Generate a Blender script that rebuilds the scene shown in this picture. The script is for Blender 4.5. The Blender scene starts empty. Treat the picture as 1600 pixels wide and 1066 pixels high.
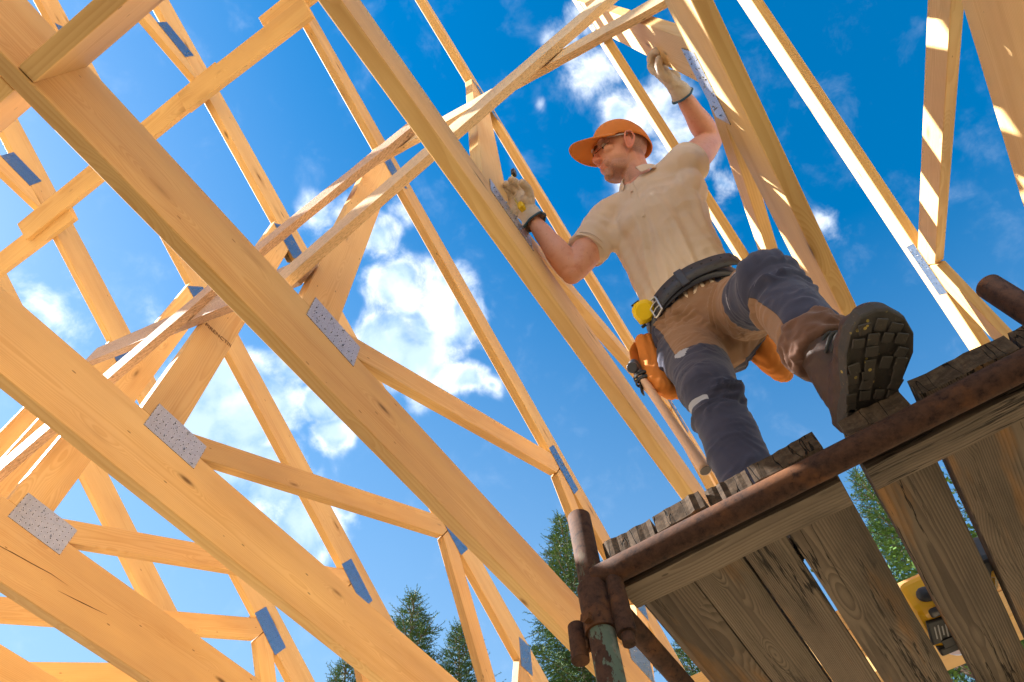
import bpy, bmesh, math, random
from mathutils import Vector, Matrix, noise
random.seed(7)
C = bpy.context.scene.collection
sc = bpy.context.scene
PI = math.pi

# ------------------------------------------------------------------ camera
# world: X runs along the trusses away from the viewer, Y across them, Z up; the lens sits at the origin, ground 1.5 m below
RW = [[0.553683, -0.830859, -0.055764], [0.713654, 0.507952, -0.482372], [0.429108, 0.227285, 0.87419]]
cam_d = bpy.data.cameras.new('camera'); cam = bpy.data.objects.new('camera', cam_d); C.objects.link(cam)
cam_d.sensor_width = 36; cam_d.lens = 24.7162; cam_d.clip_start = 0.05; cam_d.clip_end = 2000
cam.matrix_world = Matrix([[RW[0][i], -RW[1][i], -RW[2][i], 0] for i in range(3)] + [[0, 0, 0, 1]])
sc.camera = cam
def sky_dir(px, py):                         # bearing of a cloud in the sky
    v = Vector(((px-800)/1098.5, (py-533)/1098.5, 1))
    return Vector([sum(RW[k][i]*v[k] for k in range(3)) for i in range(3)]).normalized()

# ------------------------------------------------------------------ light
SUN = Vector((-0.27, 0.72, 0.63)).normalized()
sun_el = math.asin(SUN.z)
sun_az = math.atan2(SUN.x, SUN.y)            # clockwise from +Y
sd = bpy.data.lights.new('sun', 'SUN'); sd.energy = 4.4; sd.angle = math.radians(0.5); sd.color = (1, .965, .91)
so = bpy.data.objects.new('sun', sd); C.objects.link(so)
so.rotation_euler = (-SUN).to_track_quat('-Z', 'Y').to_euler()
sc.view_settings.view_transform = 'Standard'; sc.view_settings.look = 'None'
sc.view_settings.exposure = 2.45; sc.view_settings.gamma = 1; sc.view_settings.use_curve_mapping = False
sc.cycles.max_bounces = 8; sc.cycles.diffuse_bounces = 5

class NT:                                     # small node-tree helper
    def __init__(s, tree): s.t = tree; s.n = tree.nodes; s.l = tree.links
    def new(s, typ, **kw):
        n = s.n.new(typ)
        for k, v in kw.items(): setattr(n, k, v)
        return n
    def put(s, sock, v):
        if isinstance(v, bpy.types.NodeSocket): s.l.new(v, sock)
        elif v is not None: sock.default_value = v
    def math(s, op, a, b=None, c=None, clamp=False):
        n = s.new('ShaderNodeMath', operation=op, use_clamp=clamp)
        for i, v in enumerate((a, b, c)):
            if v is not None: s.put(n.inputs[i], v)
        return n.outputs[0]
    def vmath(s, op, a, b=None, out=0):
        n = s.new('ShaderNodeVectorMath', operation=op)
        s.put(n.inputs[0], a)
        if b is not None: s.put(n.inputs[1], b)
        return n.outputs[out]
    def noise(s, vec, scale, detail=4, rough=.55, out=0, dist=0):
        n = s.new('ShaderNodeTexNoise'); s.put(n.inputs['Vector'], vec)
        n.inputs['Scale'].default_value = scale; n.inputs['Detail'].default_value = detail
        n.inputs['Roughness'].default_value = rough; n.inputs['Distortion'].default_value = dist
        return n.outputs[out]
    def vor(s, vec, scale, out='Distance', feature='F1'):
        n = s.new('ShaderNodeTexVoronoi', feature=feature); s.put(n.inputs['Vector'], vec); n.inputs['Scale'].default_value = scale
        return n.outputs[out]
    def step(s, v, a, b, lo=0., hi=1., smooth=True):
        n = s.new('ShaderNodeMapRange', interpolation_type='SMOOTHSTEP' if smooth else 'LINEAR')
        s.put(n.inputs['Value'], v); n.inputs['From Min'].default_value = a; n.inputs['From Max'].default_value = b
        n.inputs['To Min'].default_value = lo; n.inputs['To Max'].default_value = hi
        return n.outputs['Result']
    def mix(s, f, a, b, blend='MIX'):
        n = s.new('ShaderNodeMix', data_type='RGBA', blend_type=blend)
        s.put(n.inputs[0], f)
        for i, v in ((6, a), (7, b)):
            s.put(n.inputs[i], (*v, 1) if isinstance(v, tuple) and len(v) == 3 else v)
        return n.outputs[2]
    def scale(s, vec, xyz):
        return s.vmath('MULTIPLY', vec, xyz)

w = bpy.data.worlds.new('World'); sc.world = w; w.use_nodes = True
T = NT(w.node_tree); T.n.clear()
sky = T.new('ShaderNodeTexSky', sky_type='NISHITA', sun_disc=False, sun_elevation=sun_el, sun_rotation=sun_az,
            altitude=100, air_density=1.0, dust_density=0.25, ozone_density=3.0)
hs = T.new('ShaderNodeHueSaturation'); hs.inputs['Saturation'].default_value = 1.45; hs.inputs['Value'].default_value = 1.0
hs.inputs['Hue'].default_value = 0.492
T.l.new(sky.outputs[0], hs.inputs['Color'])
gen = T.new('ShaderNodeTexCoord').outputs['Generated']
gd = T.vmath('NORMALIZE', gen)
warp = T.vmath('SCALE', T.vmath('SUBTRACT', T.noise(gd, 7, 3, .6, out=1), (.5, .5, .5))); warp.node.inputs[3].default_value = .10
gw = T.vmath('ADD', gd, warp)
CL = [(620,470,60,1),(690,500,75,1),(605,555,70,1),(665,575,60,1),(735,490,45,.8),(735,590,36,.7),
      (375,640,95,1),(325,590,75,1),(300,690,60,1),(430,745,65,1),(500,620,50,.9),(525,675,42,.9),(480,820,62,1),(545,800,32,.7),(390,740,60,1),(440,560,45,.6),
      (560,340,60,.62),(500,345,45,.55),(600,385,45,.72),(650,350,35,.5),
      (925,105,62,.66),(880,60,40,.5),(1040,190,60,.72),(975,185,50,.62),(990,280,55,.62),(1075,240,60,.72),(900,20,34,.6),(840,160,16,.42),
      (1130,290,40,.55),(1300,345,34,.44),(770,600,26,.5),(80,480,60,.42),(110,500,60,.42),(250,500,40,.4)]
acc = None
for px, py, r, st in CL:
    dd = T.vmath('DISTANCE', gw, tuple(sky_dir(px, py)), out=1)
    m = T.math('MULTIPLY', T.math('SUBTRACT', 1, T.math('MULTIPLY', dd, 1/(r*1.25/1098.5)), clamp=True), st)
    acc = m if acc is None else T.math('SMOOTH_MAX', acc, m, .12)
n1 = T.noise(gd, 16, 9, .62, dist=.25)
n2 = T.noise(gd, 5, 4, .5)
dens = T.math('ADD', acc, T.math('MULTIPLY', T.math('SUBTRACT', n1, .5), 1.25))
dens = T.math('MULTIPLY', T.step(dens, .10, .84), T.step(acc, .0, .3))
wisp = T.math('MULTIPLY', T.step(T.math('ADD', n1, T.math('MULTIPLY', n2, .4)), .84, 1.1), .2)
dens = T.math('MAXIMUM', dens, wisp)
body = T.noise(gd, 9, 5, .5)
cloud = T.mix(T.step(T.math('MULTIPLY', body, T.step(acc, .15, .6)), .22, .50), (7.4, 7.5, 7.6), (2.9, 3.8, 5.0))
gz = T.new('ShaderNodeSeparateXYZ'); T.put(gz.inputs[0], gd)
sunside = T.vmath('DOT_PRODUCT', gd, Vector((SUN.x, SUN.y, 0)).normalized(), out=1)
pale = T.math('ADD', T.math('MULTIPLY_ADD', gz.outputs[2], -1.15, 1.10), T.math('MULTIPLY', sunside, .36), clamp=True)
clear = T.mix(T.math('MULTIPLY', pale, .86), hs.outputs[0], (2.55, 3.45, 4.2))   # paler towards the horizon
skyc = T.mix(dens, clear, cloud)
bg = T.new('ShaderNodeBackground'); T.l.new(skyc, bg.inputs[0]); bg.inputs[1].default_value = .0482
T.l.new(bg.outputs[0], T.new('ShaderNodeOutputWorld').inputs[0])

# ------------------------------------------------------------------ materials
def mat(name):
    m = bpy.data.materials.new(name); m.use_nodes = True
    t = NT(m.node_tree); b = m.node_tree.nodes['Principled BSDF']
    return m, t, b
def bump(t, b, h, strength=.3, dist=.002):
    n = t.new('ShaderNodeBump'); n.inputs['Strength'].default_value = strength; n.inputs['Distance'].default_value = dist
    t.put(n.inputs['Height'], h); t.l.new(n.outputs[0], b.inputs['Normal'])
def wood(name, early, late, ring=.006, knots=1., rough=.62, wob=.016, crack=0., tint=.12, stain=None, grit=.0, bmp=.25, ringc=.6):
    """Sawn timber: growth rings round a pith outside the board, so faces show streaks and cathedrals and ends show arcs."""
    m, t, b = mat(name)
    oc = t.new('ShaderNodeTexCoord').outputs['Object']
    rnd = t.new('ShaderNodeObjectInfo').outputs['Random']
    off = t.new('ShaderNodeCombineXYZ')
    t.put(off.inputs[0], t.math('MULTIPLY', rnd, 37.)); t.put(off.inputs[1], t.math('MULTIPLY', rnd, 53.)); t.put(off.inputs[2], t.math('MULTIPLY', rnd, 71.))
    p = t.vmath('ADD', oc, off.outputs[0])
    # knots
    kv = t.scale(p, (3.0, 10.5, 10.5))
    kd = t.vor(kv, 1.); kc = t.new('ShaderNodeSeparateColor'); t.put(kc.inputs[0], t.vor(kv, 1., out='Color'))
    ksel = t.math('GREATER_THAN', kc.outputs[0], .38)
    ksz = t.math('MULTIPLY_ADD', kc.outputs[1], .13, .05)
    kn = t.math('MULTIPLY', t.math('SUBTRACT', 1, t.math('DIVIDE', kd, t.math('MULTIPLY', ksz, 3.2)), clamp=True), ksel)
    kcore = t.math('MULTIPLY', t.math('LESS_THAN', kd, ksz), ksel)
    kcore = t.math('MULTIPLY', t.step(kd, .14, .02), ksel)
    # rings
    low = t.vmath('SCALE', t.vmath('SUBTRACT', t.noise(t.scale(p, (.9, 3., 3.)), 1., 3, .5, out=1), (.5, .5, .5))); low.node.inputs[3].default_value = wob*4
    sep = t.new('ShaderNodeSeparateXYZ'); t.put(sep.inputs[0], t.vmath('ADD', oc, low))
    py = t.math('MULTIPLY_ADD', t.math('SINE', t.math('MULTIPLY', rnd, 91.)), .05, .0)
    pz = t.math('MULTIPLY_ADD', t.math('SINE', t.math('MULTIPLY', rnd, 57.)), .06, .02)
    dy = t.math('SUBTRACT', sep.outputs[1], py); dz = t.math('SUBTRACT', sep.outputs[2], pz)
    r = t.math('SQRT', t.math('ADD', t.math('MULTIPLY', dy, dy), t.math('MULTIPLY', dz, dz)))
    r = t.math('ADD', r, t.math('MULTIPLY', kn, -.028*knots))
    g = t.math('FRACT', t.math('DIVIDE', r, ring))
    ringm = t.math('MULTIPLY', t.step(g, .15, .85), t.step(g, .99, .9))
    fib = t.noise(t.scale(p, (4., 160., 160.)), 1., 3, .6)
    blotch = t.noise(t.scale(p, (1.2, 5., 5.)), 1., 3, .5)
    f = t.math('MULTIPLY', ringm, ringc)
    f = t.math('ADD', f, t.math('MULTIPLY', t.step(t.noise(t.scale(p, (1.6, 13., 13.)), 1., 4, .6), .45, .75), .35), clamp=True)
    f = t.math('ADD', f, t.math('MULTIPLY', t.math('SUBTRACT', fib, .5), .42), clamp=True)
    col = t.mix(f, early, late)
    hv = t.new('ShaderNodeHueSaturation'); t.put(hv.inputs['Color'], col)
    t.put(hv.inputs['Value'], t.math('ADD', t.math('MULTIPLY_ADD', blotch, tint*2.2, 1-tint*1.1), t.math('MULTIPLY', t.math('SUBTRACT', rnd, .5), tint)))
    t.put(hv.inputs['Hue'], t.math('MULTIPLY_ADD', blotch, .02, .49))
    col = hv.outputs[0]
    dark = tuple(c*.34 for c in late)
    col = t.mix(t.math('MULTIPLY', t.step(kn, .35, .9), .35*knots), col, tuple(c*.62 for c in late))
    col = t.mix(t.math('MULTIPLY', kcore, .8*knots), col, dark)
    # little dark flecks (nail holes, resin)
    fl = t.vor(t.scale(p, (14., 40., 40.)), 1.); fc = t.new('ShaderNodeSeparateColor'); t.put(fc.inputs[0], t.vor(t.scale(p, (14., 40., 40.)), 1., out='Color'))
    flm = t.math('MULTIPLY', t.math('LESS_THAN', fl, .12), t.math('GREATER_THAN', fc.outputs[2], .90))
    col = t.mix(t.math('MULTIPLY', flm, .7), col, dark)
    h = t.math('MULTIPLY', t.math('ADD', fib, t.math('MULTIPLY', ringm, -.6)), 1.)
    if stain:
        sm = t.step(t.noise(t.scale(p, (1.6, 11., 11.)), 1., 4, .6), .52, .66)
        col = t.mix(t.math('MULTIPLY', sm, .8), col, stain)
    if crack:
        cv = t.noise(t.scale(p, (1.3, 26., 26.)), 1., 5, .6)
        cm = t.math('MULTIPLY', t.step(t.math('ABSOLUTE', t.math('SUBTRACT', cv, .5)), .017, .004), t.step(t.noise(t.scale(p, (.9, 5, 5)), 1., 2), .44, .54))
        cm = t.math('MULTIPLY', cm, crack)
        col = t.mix(cm, col, (.012, .008, .005))
        h = t.math('SUBTRACT', h, t.math('MULTIPLY', cm, 4))
    if grit:
        gr = t.noise(t.scale(p, (70., 230., 230.)), 1., 3, .7)
        col = t.mix(t.math('MULTIPLY', t.step(gr, .52, .38), grit), col, tuple(c*.35 for c in late))
        h = t.math('ADD', h, t.math('MULTIPLY', gr, 2.))
    if crack:
        dn = t.noise(t.scale(p, (1.8, 7., 7.)), 1., 5, .65)
        col = t.mix(t.math('MULTIPLY', t.step(dn, .46, .66), .62), col, tuple(c*.30 for c in early))
    t.put(b.inputs['Base Color'], col); b.inputs['Roughness'].default_value = rough
    b.inputs['Specular IOR Level'].default_value = .3
    bump(t, b, h, bmp, .0012)
    return m
M = {}
M['spruce'] = wood('fresh_spruce', (.655, .425, .185), (.50, .262, .075), knots=1.3, tint=.26, bmp=.10, wob=.011, ringc=.36)
M['rough'] = wood('rough_sawn_board', (.80, .60, .38), (.68, .46, .25), ring=.004, knots=.4, grit=.35, bmp=.7, tint=.2)
M['greyed'] = wood('greyed_board', (.58, .40, .29), (.42, .27, .18), ring=.004, knots=.4, grit=.45, bmp=.7, tint=.25)
M['deck'] = wood('weathered_plank', (.190, .142, .100), (.070, .050, .036), ring=.0034, knots=1.0, rough=.85, wob=.0045, crack=1., tint=.30, stain=(.30, .15, .05), bmp=.8)
M['cleat'] = wood('weathered_cleat', (.21, .158, .112), (.11, .078, .053), ring=.006, knots=.5, rough=.8, wob=.01, crack=1., tint=.25, bmp=.8)

def endgrain():
    m, t, b = mat('dark_end_grain')
    oc = t.new('ShaderNodeTexCoord').outputs['Object']; rnd = t.new('ShaderNodeObjectInfo').outputs['Random']
    off = t.new('ShaderNodeCombineXYZ'); t.put(off.inputs[1], t.math('MULTIPLY', rnd, 9.))
    p = t.vmath('ADD', oc, off.outputs[0])
    n = t.noise(t.scale(p, (20, 34, 60)), 1., 6, .7); ck = t.noise(t.scale(p, (4, 24, 5)), 1., 3, .55); f2 = t.noise(t.scale(p, (30, 260, 30)), 1., 3, .6)
    c = t.mix(t.step(n, .35, .68), (.040, .027, .018), (.105, .072, .048))
    c = t.mix(t.math('MULTIPLY', t.step(f2, .55, .4), .4), c, (.05, .033, .022))
    cr = t.step(t.math('ABSOLUTE', t.math('SUBTRACT', ck, .5)), .011, .003)
    c = t.mix(t.math('MULTIPLY', cr, .95), c, (.008, .006, .004))
    t.put(b.inputs['Base Color'], c); b.inputs['Roughness'].default_value = .9; b.inputs['Specular IOR Level'].default_value = .15
    bump(t, b, t.math('SUBTRACT', n, t.math('MULTIPLY', cr, 3.)), .8, .002); return m
M['plank_end'] = endgrain()
def simple(name, col, rough=.5, metal=0., var=.12, nscale=30., bstr=.15, spec=.5, bdist=.001):
    m, t, b = mat(name)
    oc = t.new('ShaderNodeTexCoord').outputs['Object']
    n = t.noise(oc, nscale, 4, .6)
    c = t.mix(t.math('MULTIPLY', n, 1.), tuple(max(0, x*(1-var)) for x in col), tuple(min(1, x*(1+var)) for x in col))
    t.put(b.inputs['Base Color'], c); b.inputs['Roughness'].default_value = rough; b.inputs['Metallic'].default_value = metal
    b.inputs['Specular IOR Level'].default_value = spec
    if bstr: bump(t, b, t.noise(oc, nscale*4, 4, .6), bstr, bdist)
    return m
def nailplate():
    m, t, b = mat('galvanised_nail_plate')
    oc = t.new('ShaderNodeTexCoord').outputs['Object']
    v = t.vor(t.scale(oc, (34, 1, 50)), 1.)
    # staggered rows of punched slots
    s = t.new('ShaderNodeSeparateXYZ'); t.put(s.inputs[0], oc)
    jit = t.noise(oc, 60, 1, .5)
    u = t.math('MULTIPLY', s.outputs[0], 1/.0225); vv = t.math('MULTIPLY', s.outputs[2], 1/.0240)
    row = t.math('FLOOR', u)
    fu = t.math('ABSOLUTE', t.math('SUBTRACT', t.math('FRACT', u), .5))
    fv = t.math('ABSOLUTE', t.math('SUBTRACT', t.math('FRACT', t.math('ADD', vv, t.math('MULTIPLY', t.math('MODULO', row, 2), .5))), .5))
    du = t.math('MULTIPLY', fu, .0225); dv = t.math('MULTIPLY', fv, .0240)
    dd = t.math('SQRT', t.math('ADD', t.math('MULTIPLY', du, du), t.math('MULTIPLY', dv, dv)))
    dd = t.math('SUBTRACT', dd, t.math('MULTIPLY', t.math('SUBTRACT', jit, .5), .0028))
    slot = t.math('LESS_THAN', dd, .0026); rim = t.math('LESS_THAN', dd, .0046)
    sp = t.noise(oc, 45, 3, .6)
    c = t.mix(sp, (.30, .32, .36), (.52, .54, .58))
    c = t.mix(t.math('MULTIPLY', rim, .45), c, (.82, .82, .84)); c = t.mix(slot, c, (.05, .04, .035))  # paler rim colour paints a highlight round each slot
    t.put(b.inputs['Base Color'], c); b.inputs['Metallic'].default_value = .95
    t.put(b.inputs['Roughness'], t.math('MULTIPLY_ADD', sp, .22, .22))
    bump(t, b, t.math('ADD', t.math('MULTIPLY', rim, 1.), t.math('ADD', t.math('MULTIPLY', slot, -2.5), t.math('MULTIPLY', sp, .8))), .7, .0015)
    return m
M['plate'] = nailplate()
def rust(name, paint):
    m, t, b = mat(name)
    oc = t.new('ShaderNodeTexCoord').outputs['Object']
    n = t.noise(oc, 9, 8, .65); n2 = t.noise(oc, 60, 6, .7); n3 = t.noise(oc, 230, 3, .6)
    c = t.mix(t.step(n2, .35, .65), (.040, .020, .014), (.074, .035, .021))
    c = t.mix(t.math('MULTIPLY', t.step(n, .5, .68), .8), c, (.14, .055, .020))
    c = t.mix(t.math('MULTIPLY', t.step(n2, .44, .33), .8), c, (.018, .009, .008))
    if paint:
        z = t.new('ShaderNodeSeparateXYZ'); t.put(z.inputs[0], oc)
        lowm = t.step(z.outputs[2], .18, -.12)
        pm = t.math('MULTIPLY', t.step(t.noise(t.scale(oc, (1, 1, .45)), 30, 7, .65), .5, .53), lowm)
        c = t.mix(pm, c, (.10, .13, .095))
        c = t.mix(t.math('MULTIPLY', t.math('MULTIPLY', t.step(n, .55, .62), lowm), .5), c, (.25, .23, .19))
    t.put(b.inputs['Base Color'], c); b.inputs['Roughness'].default_value = .85
    bump(t, b, t.math('ADD', n2, n3), .35, .001); b.inputs['Specular IOR Level'].default_value = .2
    return m
M['rust'] = rust('rusty_steel', False); M['rustpaint'] = rust('rusty_green_painted_steel', True)
M['grey'] = simple('dark_grey_plastic', (.05, .052, .06), .45)
M['steel'] = simple('bright_steel', (.62, .63, .65), .28, .9, nscale=60)
M['yellow'] = simple('yellow_plastic', (.86, .60, .012), .38, var=.05)
M['saw_yellow'] = simple('saw_yellow_plastic', (.90, .48, .01), .36, var=.05)
M['black'] = simple('black_rubber', (.018, .018, .02), .55)
M['handle'] = simple('ash_handle', (.70, .44, .29), .42, var=.1, nscale=14)
M['hammersteel'] = simple('dark_forged_steel', (.10, .10, .115), .38, .75, nscale=50)
M['pouch'] = simple('orange_suede', (.60, .19, .025), .85, var=.18, nscale=18, bstr=.5)
M['glovepad'] = simple('beige_glove_leather', (.60, .515, .43), .8, var=.2, nscale=35, bstr=.6, bdist=.003)
M['gloveblue'] = simple('blue_glove_binding', (.045, .12, .20), .75)
M['cap'] = simple('orange_cotton', (.68, .225, .045), .85, var=.08, nscale=60, bstr=.4)
M['belt'] = simple('dark_belt_leather', (.033, .036, .055), .45, var=.2, nscale=40, bstr=.4)
M['reflect'] = simple('grey_reflective_tape', (.52, .54, .60), .4)
M['boot'] = simple('brown_boot_leather', (.050, .024, .016), .6, var=.3, nscale=22, bstr=.5, bdist=.002)
M['lace'] = simple('dark_lace', (.03, .028, .026), .8)
M['eye'] = simple('eye_white', (.6, .57, .54), .25, bstr=0)
M['iris'] = simple('eye_iris', (.05, .04, .03), .2, bstr=0)
M['blade'] = simple('yellow_tape_blade', (.85, .66, .03), .35, bstr=0)

def glassmat():
    m, t, b = mat('clear_safety_lens')
    b.inputs['Base Color'].default_value = (.95, .97, 1, 1); b.inputs['Roughness'].default_value = .03
    b.inputs['Transmission Weight'].default_value = 1.; b.inputs['IOR'].default_value = 1.12
    b.inputs['Specular IOR Level'].default_value = .9
    return m
M['lens'] = glassmat()
def solemat():
    m, t, b = mat('worn_rubber_sole')
    oc = t.new('ShaderNodeTexCoord').outputs['Object']
    n = t.noise(oc, 16, 5, .6); n2 = t.noise(oc, 70, 5, .65)
    c = t.mix(n, (.026, .022, .019), (.075, .061, .049))
    c = t.mix(t.math('MULTIPLY', t.step(n2, .58, .68), .55), c, (.13, .10, .068))
    sp = t.vor(oc, 55); c = t.mix(t.math('MULTIPLY', t.math('LESS_THAN', sp, .17), t.step(n, .45, .6)), c, (.42, .30, .06))
    t.put(b.inputs['Base Color'], c); b.inputs['Roughness'].default_value = .8
    bump(t, b, n2, .6, .002); return m
M['sole'] = solemat(); M['smoke'] = simple('smoked_clear_plastic', (.50, .47, .48), .15)
def skinmat():
    m, t, b = mat('tanned_skin')
    oc = t.new('ShaderNodeTexCoord').outputs['Object']
    at = t.new('ShaderNodeAttribute', attribute_name='stubble').outputs['Fac']
    n = t.noise(oc, 20, 4, .6); n2 = t.noise(oc, 400, 2, .6)
    c = t.mix(n, (.66, .31, .215), (.80, .43, .32))
    c = t.mix(t.math('MULTIPLY', t.step(t.noise(oc, 38, 5, .65), .5, .7), .4), c, (.60, .20, .135))
    c = t.mix(t.math('MULTIPLY', t.step(t.noise(oc, 130, 2, .5), .62, .7), .18), c, (.32, .15, .09))
    red = t.new('ShaderNodeAttribute', attribute_name='flush').outputs['Fac']
    c = t.mix(t.math('MULTIPLY', red, .6), c, (.66, .17, .12))
    sm = t.math('MULTIPLY', at, t.step(n2, .3, .6, .45, .85))
    c = t.mix(sm, c, (.17, .105, .08))
    t.put(b.inputs['Base Color'], c); b.inputs['Roughness'].default_value = .5
    b.inputs['Subsurface Weight'].default_value = .12; b.inputs['Subsurface Radius'].default_value = (.6, .25, .12); b.inputs['Subsurface Scale'].default_value = .012
    bump(t, b, t.math('ADD', n2, t.noise(oc, 90, 4, .6)), .25, .0008); return m
M['skin'] = skinmat()
def clothmat(name, cols, rough=.85, weave=900, lo=None):
    m, t, b = mat(name)
    oc = t.new('ShaderNodeTexCoord').outputs['Object']
    n = t.noise(oc, 12, 4, .6)
    c = t.mix(n, tuple(x*.9 for x in cols[0]), tuple(min(1, x*1.08) for x in cols[0]))
    if len(cols) > 1:
        a1 = t.new('ShaderNodeAttribute', attribute_name='brown').outputs['Fac']
        c2 = t.mix(n, tuple(x*.88 for x in cols[1]), tuple(min(1, x*1.1) for x in cols[1]))
        c = t.mix(t.math('GREATER_THAN', a1, .5), c, c2)
        seam = t.step(t.math('ABSOLUTE', t.math('SUBTRACT', a1, .5)), .06, .02)
        c = t.mix(t.math('MULTIPLY', seam, .6), c, (.02, .018, .02))
        a2 = t.new('ShaderNodeAttribute', attribute_name='trim').outputs['Fac']
        c = t.mix(t.math('GREATER_THAN', a2, .5), c, cols[2])
    t.put(b.inputs['Base Color'], c); b.inputs['Roughness'].default_value = rough
    b.inputs['Sheen Weight'].default_value = .15; b.inputs['Specular IOR Level'].default_value = .25
    bump(t, b, t.math('ADD', t.noise(oc, weave, 2, .5), t.math('MULTIPLY', t.noise(oc, 55, 4, .6), 1.5)), .3, .0012); return m
M['shirt'] = clothmat('sand_polo_cotton', [(.74, .60, .48)])
M['trousers'] = clothmat('work_trouser_canvas', [(.043, .046, .085), (.26, .145, .085), (.36, .38, .46)], weave=500)

# ------------------------------------------------------------------ object helpers
def tag(o, label=None, cat=None, group=None, kind=None):
    for k, v in (('label', label), ('category', cat), ('group', group), ('kind', kind)):
        if v: o[k] = v
    return o
def empty(name, loc=(0, 0, 0)):
    o = bpy.data.objects.new(name, None); C.objects.link(o); o.location = loc; o.empty_display_size = .1; return o
def obj(name, bm, m, parent=None, smooth=False, mw=None):
    me = bpy.data.meshes.new(name); bmesh.ops.recalc_face_normals(bm, faces=bm.faces); bm.to_mesh(me); bm.free()
    for x in (m if isinstance(m, (list, tuple)) else [m]): me.materials.append(x)
    if smooth: me.polygons.foreach_set('use_smooth', [True]*len(me.polygons))
    o = bpy.data.objects.new(name, me); C.objects.link(o)
    if parent is not None: o.parent = parent
    if mw is not None: o.matrix_world = mw if parent is None else mw
    return o
def prism(poly, y0, y1, bev=.0025):                       # polygon in x,z extruded along y
    bm = bmesh.new(); a = [bm.verts.new((x, y0, z)) for x, z in poly]; b = [bm.verts.new((x, y1, z)) for x, z in poly]
    bm.faces.new(a); bm.faces.new(b[::-1]); n = len(poly)
    for i in range(n): bm.faces.new((a[i], b[i], b[(i+1) % n], a[(i+1) % n]))
    if bev: bmesh.ops.bevel(bm, geom=list(bm.edges), offset=bev, segments=1, affect='EDGES')
    return bm
def member(name, root, poly, y0, y1, ang, m, bev=.0025):
    cx = sum(p[0] for p in poly)/len(poly); cz = sum(p[1] for p in poly)/len(poly); cy = (y0+y1)/2
    c, s = math.cos(ang), math.sin(ang)
    loc = [((x-cx)*c+(z-cz)*s, -(x-cx)*s+(z-cz)*c) for x, z in poly]
    o = obj(name, prism(loc, y0-cy, y1-cy, bev), m, root)
    o.location = (cx, cy, cz); o.rotation_euler = (0, -ang, 0); return o
def box(bm, c, s, rot=None, bev=0):
    r = bmesh.ops.create_cube(bm, size=1); vs = r['verts']
    Mx = Matrix.Translation(Vector(c)) @ (rot.to_4x4() if rot is not None else Matrix()) @ Matrix.Diagonal((*s, 1))
    bmesh.ops.transform(bm, matrix=Mx, verts=vs)
    if bev:
        es = list({e for v in vs for e in v.link_edges}); bmesh.ops.bevel(bm, geom=es, offset=bev, segments=2, affect='EDGES', profile=.5)
def frame_of(t, ref):
    t = t.normalized(); s = t.cross(ref)
    if s.length < 1e-4: s = t.cross(Vector((.3, .5, .8)))
    s.normalize(); return s, s.cross(t).normalized()
def tube(bm, pts, rads, ref=(0, 0, 1), n=20, sub=5, cap=True, rnd=True):
    """Loft of elliptical rings through pts; rads = r or (across, along ref)."""
    pts = [Vector(p) for p in pts]; rads = [(r, r) if not isinstance(r, (tuple, list)) else tuple(r) for r in rads]
    P, Rr = [], []
    for i in range(len(pts)-1):
        p0 = pts[max(i-1, 0)]; p1 = pts[i]; p2 = pts[i+1]; p3 = pts[min(i+2, len(pts)-1)]
        for k in range(sub):
            u = k/sub; u2 = u*u; u3 = u2*u
            P.append(.5*((2*p1)+(p2-p0)*u+(2*p0-5*p1+4*p2-p3)*u2+(3*p1-p0-3*p2+p3)*u3))
            e = u*u*(3-2*u); Rr.append(tuple(rads[i][j]*(1-e)+rads[i+1][j]*e for j in (0, 1)))
    P.append(pts[-1]); Rr.append(rads[-1])
    if rnd:                                                # rounded ends
        t0 = (P[0]-P[1]).normalized(); t1 = (P[-1]-P[-2]).normalized()
        a0 = Rr[0]; a1 = Rr[-1]; m0 = min(a0); m1 = min(a1)
        pre = [(P[0]+t0*m0*math.sin(a), tuple(x*math.cos(a) for x in a0)) for a in (1.35, .95, .5)]
        post = [(P[-1]+t1*m1*math.sin(a), tuple(x*math.cos(a) for x in a1)) for a in (.5, .95, 1.35)]
        P = [p for p, _ in pre]+P+[p for p, _ in post]; Rr = [r for _, r in pre]+Rr+[r for _, r in post]
    ref = Vector(ref); prev = None; first = None
    for i, (p, r) in enumerate(zip(P, Rr)):
        t = P[min(i+1, len(P)-1)]-P[max(i-1, 0)]
        s, v = frame_of(t, ref)
        ring = [bm.verts.new(p+s*r[0]*math.cos(2*PI*k/n)+v*r[1]*math.sin(2*PI*k/n)) for k in range(n)]
        if prev:
            for k in range(n): bm.faces.new((prev[k], prev[(k+1) % n], ring[(k+1) % n], ring[k]))
        else: first = ring
        prev = ring
    if cap: bm.faces.new(first[::-1]); bm.faces.new(prev)
def ell(bm, c, r, B=None, n=20):
    v = bmesh.ops.create_uvsphere(bm, u_segments=n, v_segments=n//2+2, radius=1)['verts']
    bmesh.ops.transform(bm, matrix=Matrix.Translation(Vector(c)) @ (B.to_4x4() if B is not None else Matrix()) @ Matrix.Diagonal((*r, 1)), verts=v)
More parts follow.
